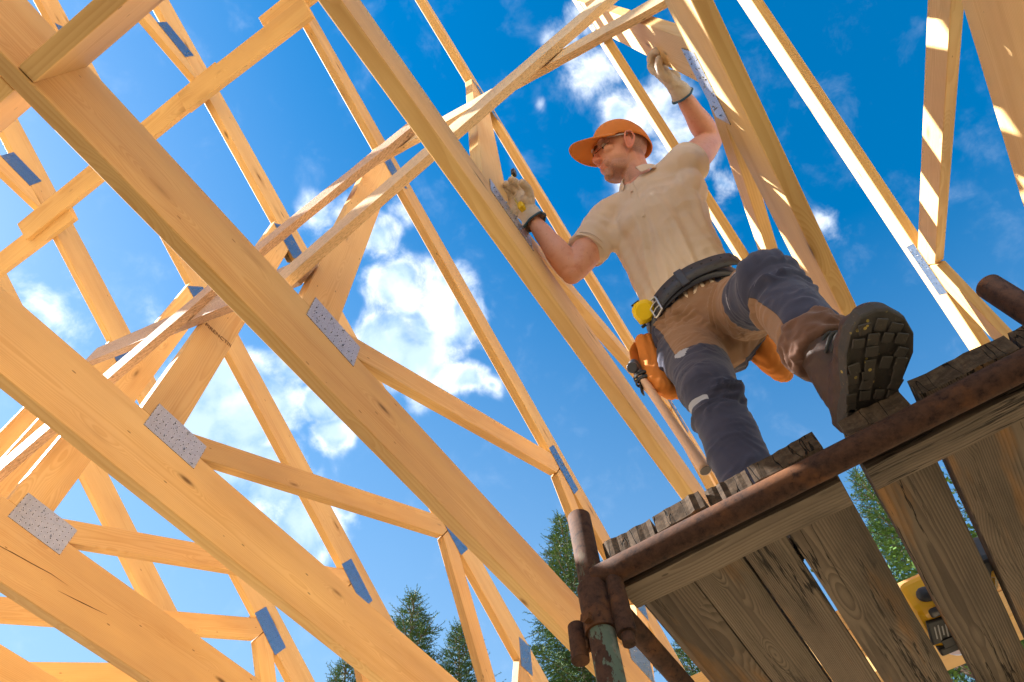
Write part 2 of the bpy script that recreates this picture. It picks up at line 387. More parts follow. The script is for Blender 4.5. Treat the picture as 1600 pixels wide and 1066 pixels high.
def merged(bm, voxel, it=3, fac=.5):
    """Fuse overlapping closed shapes into one continuous skin."""
    me = bpy.data.meshes.new('tmp'); bmesh.ops.recalc_face_normals(bm, faces=bm.faces); bm.to_mesh(me); bm.free()
    o = bpy.data.objects.new('tmp', me); C.objects.link(o)
    md = o.modifiers.new('r', 'REMESH'); md.mode = 'VOXEL'; md.voxel_size = voxel
    dg = bpy.context.evaluated_depsgraph_get(); e = o.evaluated_get(dg)
    me2 = bpy.data.meshes.new_from_object(e)
    bpy.data.objects.remove(o); bpy.data.meshes.remove(me)
    b2 = bmesh.new(); b2.from_mesh(me2); bpy.data.meshes.remove(me2)
    for _ in range(it): bmesh.ops.smooth_vert(b2, verts=b2.verts, factor=fac, use_axis_x=True, use_axis_y=True, use_axis_z=True)
    b2.normal_update(); return b2
def cyl(bm, p0, p1, r0, r1=None, n=20, cap=True):
    tube(bm, [p0, p1], [r0, r1 if r1 is not None else r0], ref=(.13, .22, .97) if abs((Vector(p1)-Vector(p0)).normalized().z) < .9 else (1, .1, 0), n=n, sub=1, cap=cap, rnd=False)
def attr(me, name, vals):
    a = me.attributes.new(name, 'FLOAT', 'POINT'); a.data.foreach_set('value', vals)

# ------------------------------------------------------------------ setting: ground
m, t, b = mat('sandy_site_ground'); M['ground'] = m
oc = t.new('ShaderNodeTexCoord').outputs['Object']
c = t.mix(t.step(t.noise(oc, .5, 6, .6), .45, .6), (.52, .40, .25), (.43, .32, .19))
c = t.mix(t.step(t.noise(oc, .06, 4, .5), .5, .62), c, (.12, .13, .05))
t.put(b.inputs['Base Color'], c); b.inputs['Roughness'].default_value = .95; bump(t, b, t.noise(oc, 18, 6, .7), .6, .03)
bm = bmesh.new(); bmesh.ops.create_grid(bm, x_segments=8, y_segments=8, size=400)
g = obj('ground', bm, M['ground']); g.location = (0, 0, -1.5); tag(g, kind='structure')
bm = bmesh.new(); box(bm, (-4.3, .5, -1.49), (9.4, 12.1, .06)); box(bm, (1.65, 3.35, -1.492), (2.5, 6.4, .06))  # unseen floor, added dark and cut back to limit bounce onto the truss undersides
tag(obj('added_floor', bm, simple('added_dark_floor', (.035, .023, .010), .9, nscale=3)), kind='structure')

# ------------------------------------------------------------------ roof trusses
H = 1.95; DB = .301; A0, SL, DT = 4.722, .6237, .239; XA = -2.2; TH = .049
lo = lambda x: A0-SL*x
def truss_proto():
    r = empty('roof_truss')
    S = M['spruce']; th = TH
    L = lambda pts: [(x, z-H) for x, z in pts]
    mir = lambda pts: [(2*XA-x, z) for x, z in pts][::-1]
    z1 = H+DB; xh = (A0-z1)/SL; xb = (A0-H)/SL; ang = -math.atan(SL)
    member('bottom_chord', r, L([(2*XA-xb, H), (xb, H), (xh, z1), (2*XA-xh, z1)]), 0, th, 0, S, .003)
    top = [(XA, lo(XA)), (XA, lo(XA)+DT), (4.75, lo(4.75)+DT), (4.66, lo(4.66))]
    member('top_chord', r, L(top), 0, th, ang, S, .003); member('top_chord', r, L(mir(top)), 0, th, -ang, S, .003)
    i = .0015
    web = [([(.54, z1), (.71, z1), (.71, lo(.71)), (.54, lo(.54))], PI/2),
           ([(.712, z1+.055), (.712, z1), (.83, z1), (2.385, 3.115), (2.435, lo(2.435)), (2.355, lo(2.355))], math.atan(.555)),
           ([(2.39, 3.11), (2.865, z1), (3.0, z1), (2.53, lo(2.53)), (2.44, lo(2.44))], -1.05),
           ([(3.06, z1), (3.17, z1), (3.29, lo(3.29)), (3.17, lo(3.17))], 1.4)]
    for poly, a in web:
        member('web', r, L(poly), i, th-i, a, S); member('web', r, L(mir(poly)), i, th-i, -a, S)
    za, zb = 4.93, 5.07
    member('collar_tie', r, L([((A0-za)/SL, za), ((A0-zb)/SL, zb), (2*XA-(A0-zb)/SL, zb), (2*XA-(A0-za)/SL, za)]), i, th-i, 0, S)
    pl = [(.705, 2.255, .25, .142, -.03), (2.478, 3.232, .30, .125, -.60), (.69, 4.31, .26, .15, ang), (-.655, 5.12, .25, .145, -.07),
          (-1.1, 5.52, .25, .14, ang), (3.03, 2.29, .25, .14, 0), (3.24, 2.80, .125, .20, 0)]
    for x, z, lx, lz, a in pl:
        for side in (0, 1):
            yc = -.0012 if side == 0 else th+.0012
            bm = bmesh.new(); box(bm, (0, 0, 0), (lx, .0022, lz))
            # punched teeth curl out of the sheet
            for k in range(26):
                u = (random.random()-.5)*lx*.9; v = (random.random()-.5)*lz*.88; hh = .0022+random.random()*.004
                s = -1 if side == 0 else 1
                box(bm, (u, s*hh/2, v), (.0035, hh, .007), Matrix.Rotation(random.random()*.8-.4, 3, 'Y'))
            o = obj('nail_plate', bm, M['plate'], r); o.location = (x, yc, z-H); o.rotation_euler = (0, -a, 0)
    return r
def copy_tree(o, parent=None):
    c = o.copy(); C.objects.link(c)
    if parent is not None: c.parent = parent
    for ch in list(o.children): copy_tree(ch, c)
    return c
TR = [('A', .3175, .0137, 'timber roof truss at the man\'s right hand, just left of his chest'),
      ('B', 1.0908, -.0160, 'timber roof truss running from top left corner to bottom centre, left of the held one'),
      ('C', 1.8689, .0035, 'timber roof truss with a small brown stamp on its upright web'),
      ('D', 2.6174, .0050, 'timber roof truss at lower left whose bottom chord has long drying cracks'),
      ('E', 3.3400, .0155, 'timber roof truss whose bottom chord crosses only the bottom left corner'),
      ('F', 4.09, .004, 'farthest timber roof truss, glimpsed through the others at bottom left'),
      ('R', -.4597, .0127, 'timber roof truss held by the man\'s raised left hand'),
      ('S', -1.2046, .0111, 'timber roof truss at the right edge, its slanting web striped with sunlight')]
proto = truss_proto(); TRO = {}
for i, (k, y, lean, lab) in enumerate(TR):
    o = proto if i == 0 else copy_tree(proto)
    o.location = (0, y, H); o.rotation_euler = (-math.atan(lean), 0, 0)
    tag(o, lab, 'roof truss', 'timber roof trusses standing in a row'); TRO[k] = o
# maker's stamp on the upright web of the third truss
fc = bpy.data.curves.new('stamp', 'FONT'); fc.body = 'PIRENCTIII'; fc.size = .034; fc.extrude = .0002; fc.align_x = 'CENTER'
fo = bpy.data.objects.new('tmp', fc); C.objects.link(fo)
me = bpy.data.meshes.new_from_object(fo.evaluated_get(bpy.context.evaluated_depsgraph_get())); bpy.data.objects.remove(fo)
me.materials.append(simple('brown_stamp_ink', (.13, .05, .02), .9, bstr=0))
st = bpy.data.objects.new('stamp', me); C.objects.link(st); st.parent = TRO['C']
st.location = (.632, -.0003, 2.95-H); st.rotation_euler = (PI/2, -.10, 0)

CRK = ([(.45, 2.055), (.624, 2.066), (.677, 2.073), (.76, 2.081), (.843, 2.091), (.925, 2.090)], [(.90, 2.048), (1.013, 2.064), (1.124, 2.081)])
# drying cracks in the fourth truss
ink = simple('crack_shadow_wood', (.10, .045, .018), .95, bstr=0)
for pts in CRK:
    bm = bmesh.new(); n = len(pts); up_, dn_ = [], []
    for i, (x, z) in enumerate(pts):
        wd = .0022*math.sin(PI*(i+.15)/(n-.7)); up_.append(bm.verts.new((x, -.0004, z-H+wd))); dn_.append(bm.verts.new((x, -.0004, z-H-wd)))
    for i in range(n-1): bm.faces.new((up_[i], up_[i+1], dn_[i+1], dn_[i]))
    obj('drying_crack', bm, ink, TRO['D'])

# ------------------------------------------------------------------ longitudinal bracing
def sweep_board(name, pts, tx, wz, m, roll=0, rough=.0015):
    pts = [Vector(p) for p in pts]; bm = bmesh.new(); N = 26
    L = [0]
    for i in range(1, len(pts)): L.append(L[-1]+(pts[i]-pts[i-1]).length)
    def at(s):
        for i in range(1, len(pts)):
            if s <= L[i] or i == len(pts)-1:
                u = (s-L[i-1])/(L[i]-L[i-1]); return pts[i-1].lerp(pts[i], u)
    cen = at(L[-1]/2); d0 = (pts[-1]-pts[0]).normalized()
    nx = Vector((1, 0, 0)); nx = (nx-d0*nx.dot(d0)).normalized(); nz = d0.cross(nx)
    q = Matrix.Rotation(roll, 3, d0); nx = q @ nx; nz = q @ nz
    B = Matrix((d0, nx, nz)).transposed()          # local x = grain
    prev = None; Bi = B.inverted()
    for i in range(N+1):
        c = (at(L[-1]*max(0, i/N-.04))+at(L[-1]*i/N)+at(L[-1]*min(1, i/N+.04)))/3
        ring = []
        for a, b_ in ((-1, -1), (1, -1), (1, 1), (-1, 1)):
            v = c+nx*(tx/2*a+random.uniform(-1, 1)*rough)+nz*(wz/2*b_+random.uniform(-1, 1)*rough)
            ring.append(bm.verts.new(Bi @ (v-cen)))
        if prev:
            for k in range(4): bm.faces.new((prev[k], prev[(k+1) % 4], ring[(k+1) % 4], ring[k]))
        else: bm.faces.new(ring[::-1])
        prev = ring
    bm.faces.new(prev)
    return obj(name, bm, m, None, mw=Matrix.Translation(cen) @ B.to_4x4())
bx = .512
G = 'rough boards bracing the trusses'
for pts, tx_, wz_, mm, lab in (
    ([(bx, 3.30, 4.0), (bx, 1.06, 2.44)], .036, .14, 'greyed', 'greyed brace board passing behind the long weathered one at centre left'),
    ([(bx-.04, 3.1, 2.22), (bx-.04, 1.65, 3.22), (bx-.04, .60, 3.66)], .036, .14, 'greyed', 'long weathered brace board rising past blue plates left of centre'),
    ([(bx-.04, 1.16, 2.33), (bx-.04, -.56, 3.40)], .034, .12, 'rough', 'pale sunlit brace board starting beside the silver plate at centre'),
    ([(bx, 1.06, 3.80), (bx, -.56, 2.72)], .028, .10, 'rough', 'thinner pale brace board that crosses behind the bright one left of the man\'s cap'),
    ):
    tag(sweep_board('brace_board', pts, tx_, wz_, M[mm], .07, rough=.0009), lab, 'brace board', G)
G = 'flat battens lapped under the rafters'
def batten(y0, y1, x0, x1, d0, d1, lab):
    p0 = Vector((x0, y0, lo(x0)-.028-d0)); p1 = Vector((x1, y1, lo(x1)-.028-d1))
    d = (p1-p0).normalized(); nx = Vector((math.cos(math.atan(SL)), 0, -math.sin(math.atan(SL)))); nz = d.cross(nx).normalized(); nx = nz.cross(d)
    B = Matrix((d, nx, nz)).transposed(); bm = bmesh.new(); box(bm, (0, 0, 0), ((p1-p0).length, .135, .045), bev=.003)
    o = obj('batten', bm, M['spruce'], None, mw=Matrix.Translation((p0+p1)/2) @ B.to_4x4()); tag(o, lab, 'batten', G)
batten(4.6, 3.17, -.27, -.24, .0, .0, 'batten whose end laps the next one at the upper left, reaching off the left edge')
batten(3.56, 1.70, -.32, -.33, .048, .0, 'batten spanning between the two laps in the upper left')
batten(2.02, .98, -.32, -.30, .048, .048, 'batten rising to the top edge with its rounded end lapped under a rafter')
batten(1.30, -.3, -.37, -.36, .0, .0, 'batten with its end showing at the top edge above the diagonal truss')
G = 'blocking boards between the bottom chords'
def blocking(ya, yb, x, lab, z=1.955):
    bm = bmesh.new(); box(bm, (0, 0, 0), (yb-ya, .048, .285), bev=.003)
    o = obj('blocking_board', bm, M['spruce']); o.location = (x, (ya+yb)/2, z+.1425); o.rotation_euler = (0, 0, PI/2); tag(o, lab, 'blocking board', G)
blocking(.3175+TH+.003, 1.0908-.003, -.40, 'broad blocking board set square against the diagonal truss at the top left corner')
blocking(1.0908+TH+.003, 1.8689-.003, -.415, 'blocking board at the left edge on the far side of the diagonal truss')

# wall beam that carries the trusses
wb = empty('wall_beam', (2.895, 0, -1.5))
for z0, z1 in ((1.65, 1.748), (1.75, 1.848), (1.85, 1.947)):
    bm = bmesh.new(); box(bm, (0, 0, 0), (9.4, .17, z1-z0), bev=.004)
    o = obj('beam_layer', bm, M['spruce'], wb); o.location = (0, 1.2, (z0+z1)/2+1.5); o.rotation_euler = (0, 0, PI/2)
for y in (-3.2, 5.6):
    bm = bmesh.new(); box(bm, (0, 0, 0), (3.145, .14, .14), bev=.004)
    o = obj('post', bm, M['spruce'], wb); o.location = (0, y, 1.5745); o.rotation_euler = (0, PI/2, 0)
tag(wb, 'pale laminated timber beam along the eaves, seen through the gaps between the scaffold planks', 'beam')

# ------------------------------------------------------------------ scaffold
PX, PZ = .978, .933
def plank(root, y0, y1, x0=.966, x1=2.2, zt=1.002, th=.045, seed=0):
    rr = random.Random(seed); bm = bmesh.new(); nx, ny = 60, 10; lx = x1-x0; ly = y1-y0
    jag = [rr.uniform(-.0022, .0022) for _ in range(ny+1)]; k0 = rr.randint(2, ny-2); jag[k0] += .003; 
    e0 = rr.uniform(-.008, .008)
    grid = {}
    for s, z in ((0, -th/2), (1, th/2)):
        for i in range(nx+1):
            for j in range(ny+1):
                x = -lx/2+lx*i/nx; y = -ly/2+ly*j/ny
                if i == 0: x += jag[j]+e0*(j/ny-.5)+(.004 if s == 0 else 0)
                if j in (0, ny): y += noise.noise(Vector((x*4, seed*3.1, j)))*.0025*(1 if j else -1)
                zz = z+noise.noise(Vector((x*3, y*8, seed)))*.0015
                if j in (0, ny) or i in (0, nx): zz -= math.copysign(.0035, z)
                grid[s, i, j] = bm.verts.new((x, y, zz))
    for i in range(nx):
        for j in range(ny):
            bm.faces.new([grid[1, i, j], grid[1, i+1, j], grid[1, i+1, j+1], grid[1, i, j+1]])
            bm.faces.new([grid[0, i, j], grid[0, i, j+1], grid[0, i+1, j+1], grid[0, i+1, j]])
    for i in range(nx):
        for j in (0, ny): bm.faces.new([grid[0, i, j], grid[0, i+1, j], grid[1, i+1, j], grid[1, i, j]])
    for j in range(ny):
        for i in (0, nx): bm.faces.new([grid[0, i, j], grid[0, i, j+1], grid[1, i, j+1], grid[1, i, j]])
    bm.normal_update(); bmesh.ops.recalc_face_normals(bm, faces=bm.faces)
    for f in bm.faces:
        if abs(f.normal.x) > .7: f.material_index = 1
    o = obj('plank', bm, [M['deck'], M['plank_end']], root); o.location = ((x0+x1)/2-root.location.x, (y0+y1)/2-root.location.y, zt-th/2-root.location.z); return o
def cleat(root, y0, y1, x0, x1):
    bm = bmesh.new(); n = 30
    prev = None
    for i in range(n+1):
        x = -(y1-y0)/2+(y1-y0)*i/n; ring = []
        for a, b_ in ((-1, -1), (1, -1), (1, 1), (-1, 1)):
            ring.append(bm.verts.new((x+random.uniform(-1, 1)*.001*(0 < i < n), a*(x1-x0)/2+noise.noise(Vector((x*9, a, y0)))*.003, b_*.0215+(noise.noise(Vector((x*7, b_, 4)))*.003 if b_ < 0 else 0))))
        if prev:
            for k in range(4): bm.faces.new((prev[k], prev[(k+1) % 4], ring[(k+1) % 4], ring[k]))
        else: bm.faces.new(ring[::-1])
        prev = ring
    bm.faces.new(prev); bmesh.ops.recalc_face_normals(bm, faces=bm.faces)
    o = obj('cleat', bm, M['cleat'], root); o.location = ((x0+x1)/2-root.location.x, (y0+y1)/2-root.location.y, .9345-root.location.z); o.rotation_euler = (0, 0, PI/2); return o
dk1 = empty('scaffold_platform', (1.55, .145, .913)); sd_ = 1
for y0, y1 in ((.259, .368), (.152, .255), (.060, .146), (-.076, .0535)):
    plank(dk1, y0, y1, .962+.006*(sd_ % 2), 2.2, seed=sd_); sd_ += 1
cleat(dk1, -.072, .366, 1.008, 1.072); cleat(dk1, -.072, .366, 1.92, 1.99)
tag(dk1, 'weathered scaffold platform of four narrow planks, ending beside the rusty upright', 'scaffold platform', 'scaffold platforms under the man')
dk2 = empty('scaffold_platform', (1.55, -.37, .913))
for y0, y1 in ((-.239, -.124), (-.425, -.2575), (-.56, -.432)):
    plank(dk2, y0, y1, .96+.006*(sd_ % 2), 2.2, seed=sd_); sd_ += 1
cleat(dk2, -.56, -.119, 1.008, 1.068); cleat(dk2, -.56, -.119, 1.90, 1.97)
tag(dk2, 'weathered scaffold platform of broad planks under the overhanging boot', 'scaffold platform', 'scaffold platforms under the man')

sf = empty('tubular_scaffold', (PX, -.04, -1.5))
def pipe(name, p0, p1, r, m, parent, wall=.004):
    p0, p1 = Vector(p0), Vector(p1); L = (p1-p0).length; bm = bmesh.new(); n = 32
    zs = [0, .002]+[L*i/12 for i in range(1, 12)]+[L-.002, L]
    rings = []
    for z in zs:
        rr = r-(.0015 if z in (0, L) else 0)
        rings.append([bm.verts.new((rr*math.cos(2*PI*k/n), rr*math.sin(2*PI*k/n), z-L/2)) for k in range(n)])
    for a, b_ in zip(rings, rings[1:]):
        for k in range(n): bm.faces.new((a[k], a[(k+1) % n], b_[(k+1) % n], b_[k]))
    for ring, z in ((rings[0], 0), (rings[-1], L)):
        inn = [bm.verts.new(((r-wall)*math.cos(2*PI*k/n), (r-wall)*math.sin(2*PI*k/n), z-L/2)) for k in range(n)]
        s = 1 if z == 0 else -1
        dp = [bm.verts.new(((r-wall)*math.cos(2*PI*k/n), (r-wall)*math.sin(2*PI*k/n), z-L/2+s*.05)) for k in range(n)]
        for k in range(n):
            bm.faces.new((ring[k], ring[(k+1) % n], inn[(k+1) % n], inn[k])); bm.faces.new((inn[k], inn[(k+1) % n], dp[(k+1) % n], dp[k]))
        bm.faces.new(dp)
    o = obj(name, bm, m, parent, smooth=True)
    q = (p1-p0).to_track_quat('Z', 'Y'); off = parent.location
    o.location = (p0+p1)/2-off; o.rotation_mode = 'QUATERNION'; o.rotation_quaternion = q
    mdf = o.modifiers.new('e', 'EDGE_SPLIT'); mdf.split_angle = .7
    return o
# the post is modelled in two lengths so the object origin (paint starts below it) sits near the coupler
po = pipe('upright_tube', (PX, .408, -1.5), (PX, .408, 1.108), .0242, M['rustpaint'], sf)
po.data.transform(Matrix.Translation((0, 0, -1.08))); po.location.z += 1.08
pipe('upright_tube', (.984, -.494, -1.5), (.984, -.494, 1.15), .0242, M['rust'], sf)
pipe('ledger_tube', (PX, .400, PZ), (PX, -.494, PZ), .0242, M['rust'], sf)
pipe('ledger_tube', (1.0, .392, .90), (2.25, .392, .90), .0205, M['rust'], sf)
pipe('ledger_tube', (1.0, -.494, .86), (2.25, -.494, .86), .0205, M['rust'], sf)
cm = rust('flaking_rust_coupler', False)
def cpart(name, fn, smooth=False):
    b_ = bmesh.new(); fn(b_); o = obj(name, b_, cm, sf, smooth=smooth); o.location = Vector((PX, .408, .868))-sf.location
    if smooth: o.modifiers.new('e', 'EDGE_SPLIT').split_angle = .6
    return o
cpart('coupler_sleeve', lambda b_: (cyl(b_, (0, 0, -.050), (0, 0, .050), .0292, .0300, n=32)), True)
cpart('coupler_cup', lambda b_: cyl(b_, (.002, -.045, -.072), (.001, -.044, .050), .0175, .0165, n=28), True)
cpart('coupler_cup', lambda b_: cyl(b_, (-.004, .047, -.085), (.0, .045, -.014), .0160, .0172, n=28), True)
cpart('coupler_pin', lambda b_: cyl(b_, (.002, -.045, -.092), (.002, -.045, -.0722), .0115, .0115, n=20), True)
cpart('coupler_web', lambda b_: box(b_, (0, -.030, .0), (.014, .012, .085), bev=.002)); cpart('coupler_web', lambda b_: box(b_, (0, .032, -.045), (.014, .010, .05), bev=.002))
cpart('bolt', lambda b_: cyl(b_, (-.044, .008, -.038), (-.0285, .004, -.038), .0062, .0062, n=16), True)
cpart('nut', lambda b_: cyl(b_, (-.0435, .0078, -.038), (-.036, .0058, -.038), .0115, .0115, n=6))
tag(sf, 'rusty tubular scaffold frame with flaking green paint on its near upright', 'scaffold frame')

# ------------------------------------------------------------------ trees
def leafmat(name, c1, c2, rough=.6):
    m, t, b = mat(name)
    oc = t.new('ShaderNodeTexCoord').outputs['Object']
    n = t.math('ADD', t.math('MULTIPLY', t.noise(oc, 1.3, 3, .6), .6), t.math('MULTIPLY', t.noise(oc, 14, 2, .6), .5))
    t.put(b.inputs['Base Color'], t.mix(t.step(n, .35, .75), c1, c2)); b.inputs['Roughness'].default_value = rough
    b.inputs['Specular IOR Level'].default_value = .2; return m
M['needles'] = leafmat('spruce_needles', (.026, .064, .020), (.080, .145, .030))
M['leaves'] = leafmat('broad_leaves', (.022, .062, .012), (.075, .135, .025), .5)
M['bark'] = simple('spruce_bark', (.10, .065, .045), .9, var=.3, nscale=12, bstr=.8, bdist=.01)
def spruce(x, y, top, rad, seed, lab):
    rr = random.Random(seed); z0 = -1.5; Ht = top-z0
    r = empty('spruce_tree', (x, y, z0))
    bm = bmesh.new(); tube(bm, [(0, 0, 0), (.03, .02, Ht*.5), (0, 0, Ht-.1)], [.17, .09, .012], ref=(1, 0, 0), n=10, sub=6); 
    vs, fs = [], []
    def needle_twig(p, d, L, up):
        # a shoot carries short needles all round it
        k = max(5, int(L/.016)); side = d.cross(up).normalized(); u2 = side.cross(d)
        i0 = len(vs); wv = side*.005
        vs.extend([p-wv, p+wv, p+d*L]); fs.append((i0, i0+1, i0+2))
        for i in range(k):
            a = rr.uniform(0, 2*PI); q = p+d*(L*(i+.5)/k)
            nd = (d*.75+side*math.cos(a)+u2*math.sin(a)*.8).normalized(); ln = .042*(1-.35*i/k)*rr.uniform(.8, 1.3)
            ww = d*.0095; i0 = len(vs)
            vs.extend([q-ww, q+ww, q+nd*ln]); fs.append((i0, i0+1, i0+2))
    z = Ht*.30; limbs = bmesh.new()
    while z < Ht-.12:
        u = (Ht-z)/Ht; R_ = min(rad, rad*1.25*(u**.8)/(.7**.8)); nb = 7 if u > .12 else 5
        a0 = rr.uniform(0, 2*PI)
        for k in range(nb):
            if rr.random() < .16: continue
            a = a0+2*PI*k/nb+rr.uniform(-.25, .25); L = R_*rr.uniform(.72, 1.12)+.05
            rise = (.55 if u < .18 else .12)+rr.uniform(-.1, .12)
            d0 = Vector((math.cos(a), math.sin(a), 0)); p = Vector((0, 0, z)); N = max(4, int(L/.13)); pts = [p.copy()]
            for i in range(N):
                s = i/N; dz = rise-.75*s*(1-s*.9)*min(1, L)
                dd = (d0+Vector((0, 0, dz))).normalized(); st_ = L/N
                if i > 0:
                    for sg in (-1, 1):
                        sd2 = d0.cross(Vector((0, 0, 1)))*sg
                        tl = min(.38, (L*(1-s))*.55+.07)*rr.uniform(.7, 1.15)
                        td = (dd*.8+sd2*.8+Vector((0, 0, rr.uniform(-.35, .1)))).normalized()
                        needle_twig(p, td, tl, Vector((0, 0, 1)))
                        if tl > .16:
                            for q in (.35, .65):
                                for s3 in (-1, 1):
                                    t2 = (td*.8+td.cross(Vector((0, 0, 1)))*.6*s3+Vector((0, 0, rr.uniform(-.3, .1)))).normalized()
                                    needle_twig(p+td*tl*q, t2, tl*.5, Vector((0, 0, 1)))
                needle_twig(p, dd, st_*1.15, Vector((0, 0, 1)))
                p = p+dd*st_; pts.append(p.copy())
            needle_twig(p, (dd+Vector((0, 0, .25))).normalized(), .14, Vector((0, 0, 1)))
            tube(limbs, [pts[0], pts[len(pts)//2], pts[-1]], [.012+.012*u, .009, .003], n=5, sub=2, rnd=False)
        z += (.30*u+.10)*rr.uniform(.8, 1.15)
    needle_twig(Vector((0, 0, Ht-.25)), Vector((0, 0, 1)), .3, Vector((1, 0, 0)))
    obj('trunk', bm, M['bark'], r, smooth=True)
    obj('branches', limbs, M['bark'], r)
    me = bpy.data.meshes.new('crown'); me.from_pydata(vs, [], fs); me.materials.append(M['needles'])
    o = bpy.data.objects.new('crown', me); C.objects.link(o); o.parent = r
    return tag(r, lab, 'tree', 'trees behind the roof')
def broad(x, y, top, rad, seed, lab):
    rr = random.Random(seed); z0 = -1.5; Ht = top-z0; r = empty('leafy_tree', (x, y, z0))
    bm = bmesh.new(); tube(bm, [(0, 0, 0), (.1, .05, Ht*.4), (0, .1, Ht*.85)], [.2, .13, .03], ref=(1, 0, 0), n=10)
    vs, fs = [], []; cl = []
    for _ in range(110):
        th = rr.uniform(0, 2*PI); ph = math.acos(rr.uniform(-1, 1)); q = rr.uniform(.35, 1)**.6
        cc = Vector((math.sin(ph)*math.cos(th)*rad*q, math.sin(ph)*math.sin(th)*rad*q, Ht*.62+math.cos(ph)*Ht*.40*q)); cl.append(cc)
    for cc in cl:
        s = rr.uniform(.3, .6)
        if rr.random() < .5: tube(bm, [(0, 0, min(cc.z*.8, Ht*.8)), cc*.6+Vector((0, 0, cc.z*.38)), cc], [.03, .018, .005], n=5, sub=2, rnd=False)
        for _ in range(260):
            v = Vector((rr.gauss(0, s*.5), rr.gauss(0, s*.5), rr.gauss(0, s*.38))); p = cc+v
            a = Vector((rr.uniform(-1, 1), rr.uniform(-1, 1), rr.uniform(-.6, .3))).normalized(); n_ = a.cross(Vector((rr.uniform(-1, 1), rr.uniform(-1, 1), 1))).normalized()
            L = rr.uniform(.045, .08); i0 = len(vs)
            vs.extend([p, p+a*L*.5+n_*L*.3, p+a*L, p+a*L*.5-n_*L*.3]); fs.append((i0, i0+1, i0+2, i0+3))
    obj('trunk', bm, M['bark'], r, smooth=True)
    me = bpy.data.meshes.new('crown'); me.from_pydata(vs, [], fs); me.materials.append(M['leaves'])
    o = bpy.data.objects.new('crown', me); C.objects.link(o); o.parent = r
    return tag(r, lab, 'tree', 'trees behind the roof')
def at_az(px, py, rho):
    v = sky_dir(px, py); h = math.hypot(v.x, v.y); return v.x/h*rho, v.y/h*rho, v.z/h*rho
for px, py, rho, rad, seed, lab in ((875, 806, 11, 1.9, 3, 'tallest spruce, its pointed top just left of the rusty scaffold upright'),
        (648, 925, 11.5, 2.0, 5, 'spruce with a spiky top, standing in the gap below the centre trusses'),
        (718, 972, 13, 2.0, 8, 'lower spruce overlapping the right side of the spiky one'),
        (545, 1020, 12, 1.7, 11, 'spruce whose tip barely shows at the bottom edge, leftmost of the trees'),
        (1062, 985, 14, 1.9, 14, 'sparse spruce seen against pale sky between scaffold and rafters at bottom centre'),
        (1335, 735, 12, 2.0, 17, 'sunlit spruce top seen through the gap between the two scaffold platforms'),
        (1478, 700, 12, 1.9, 21, 'spruce seen through the narrow gap between the broad planks at right')):
    x, y, z = at_az(px, py, rho); spruce(x, y, z, rad, seed, lab)
x, y, z = at_az(1400, 800, 9.5); broad(x, y, z, 2.0, 31, 'leafy green tree filling the plank gap above the yellow saw')

# ------------------------------------------------------------------ cordless circular saw lying on the deck
sw = empty('circular_saw', (1.665, -.175, 1.002))
def loc_obj(name, bm, m, root, loc, rot=(0, 0, 0), smooth=False):
    o = obj(name, bm, m, root, smooth=smooth); o.location = loc; o.rotation_euler = rot; return o
bm = bmesh.new(); box(bm, (0, .045, .052), (.17, .10, .085), bev=.018); box(bm, (-.05, -.04, .06), (.075, .12, .06), Matrix.Rotation(.25, 3, 'Z'), bev=.014); box(bm, (.055, 0, .045), (.07, .08, .06), bev=.012)
loc_obj('motor_housing', bm, M['saw_yellow'], sw, (0, 0, .0))
bm = bmesh.new(); box(bm, (.01, .060, .0075), (.086, .06, .009), bev=.004); loc_obj('label_panel', bm, M['black'], sw, (0, 0, 0), (0, 0, .15))
bm = bmesh.new()
for k in range(5): box(bm, (.008+(k % 2)*.004, .044+.008*k, .0024), (.058-.012*(k % 3), .0028, .0008))
loc_obj('label_marking', bm, simple('pale_print', (.42, .42, .44), .5, bstr=0), sw, (0, 0, 0), (0, 0, .15))
bm = bmesh.new(); tube(bm, [(-.085, .055, .04), (-.075, 0, .035), (-.10, -.06, .05), (-.13, -.10, .06)], [.017, .02, .018, .02], n=14); box(bm, (-.06, .035, .02), (.03, .07, .03), bev=.008)
loc_obj('handle', bm, M['grey'], sw, (0, 0, 0), smooth=True)
bm = bmesh.new(); cyl(bm, (.105, .02, .03), (.120, .012, .03), .062, .062, n=40); cyl(bm, (.100, .023, .03), (.105, .02, .03), .075, .075, n=40); loc_obj('blade_guard', bm, M['steel'], sw, (0, 0, .045))
bm = bmesh.new(); box(bm, (.045, .05, .003), (.03, .05, .006)); box(bm, (.075, .04, .012), (.03, .10, .022), bev=.005); loc_obj('base_block', bm, M['black'], sw, (0, 0, .0))
bm = bmesh.new(); box(bm, (-.128, -.085, .035), (.07, .10, .065), Matrix.Rotation(.3, 3, 'Z'), bev=.012); loc_obj('battery', bm, M['grey'], sw, (0, 0, 0))
bm = bmesh.new(); box(bm, (-.108, -.10, .018), (.03, .05, .034), Matrix.Rotation(.3, 3, 'Z'), bev=.008); loc_obj('battery_latch', bm, M['saw_yellow'], sw, (0, 0, -.001))
tag(sw, 'yellow and black cordless circular saw lying on the deck, seen through the plank gaps', 'circular saw')

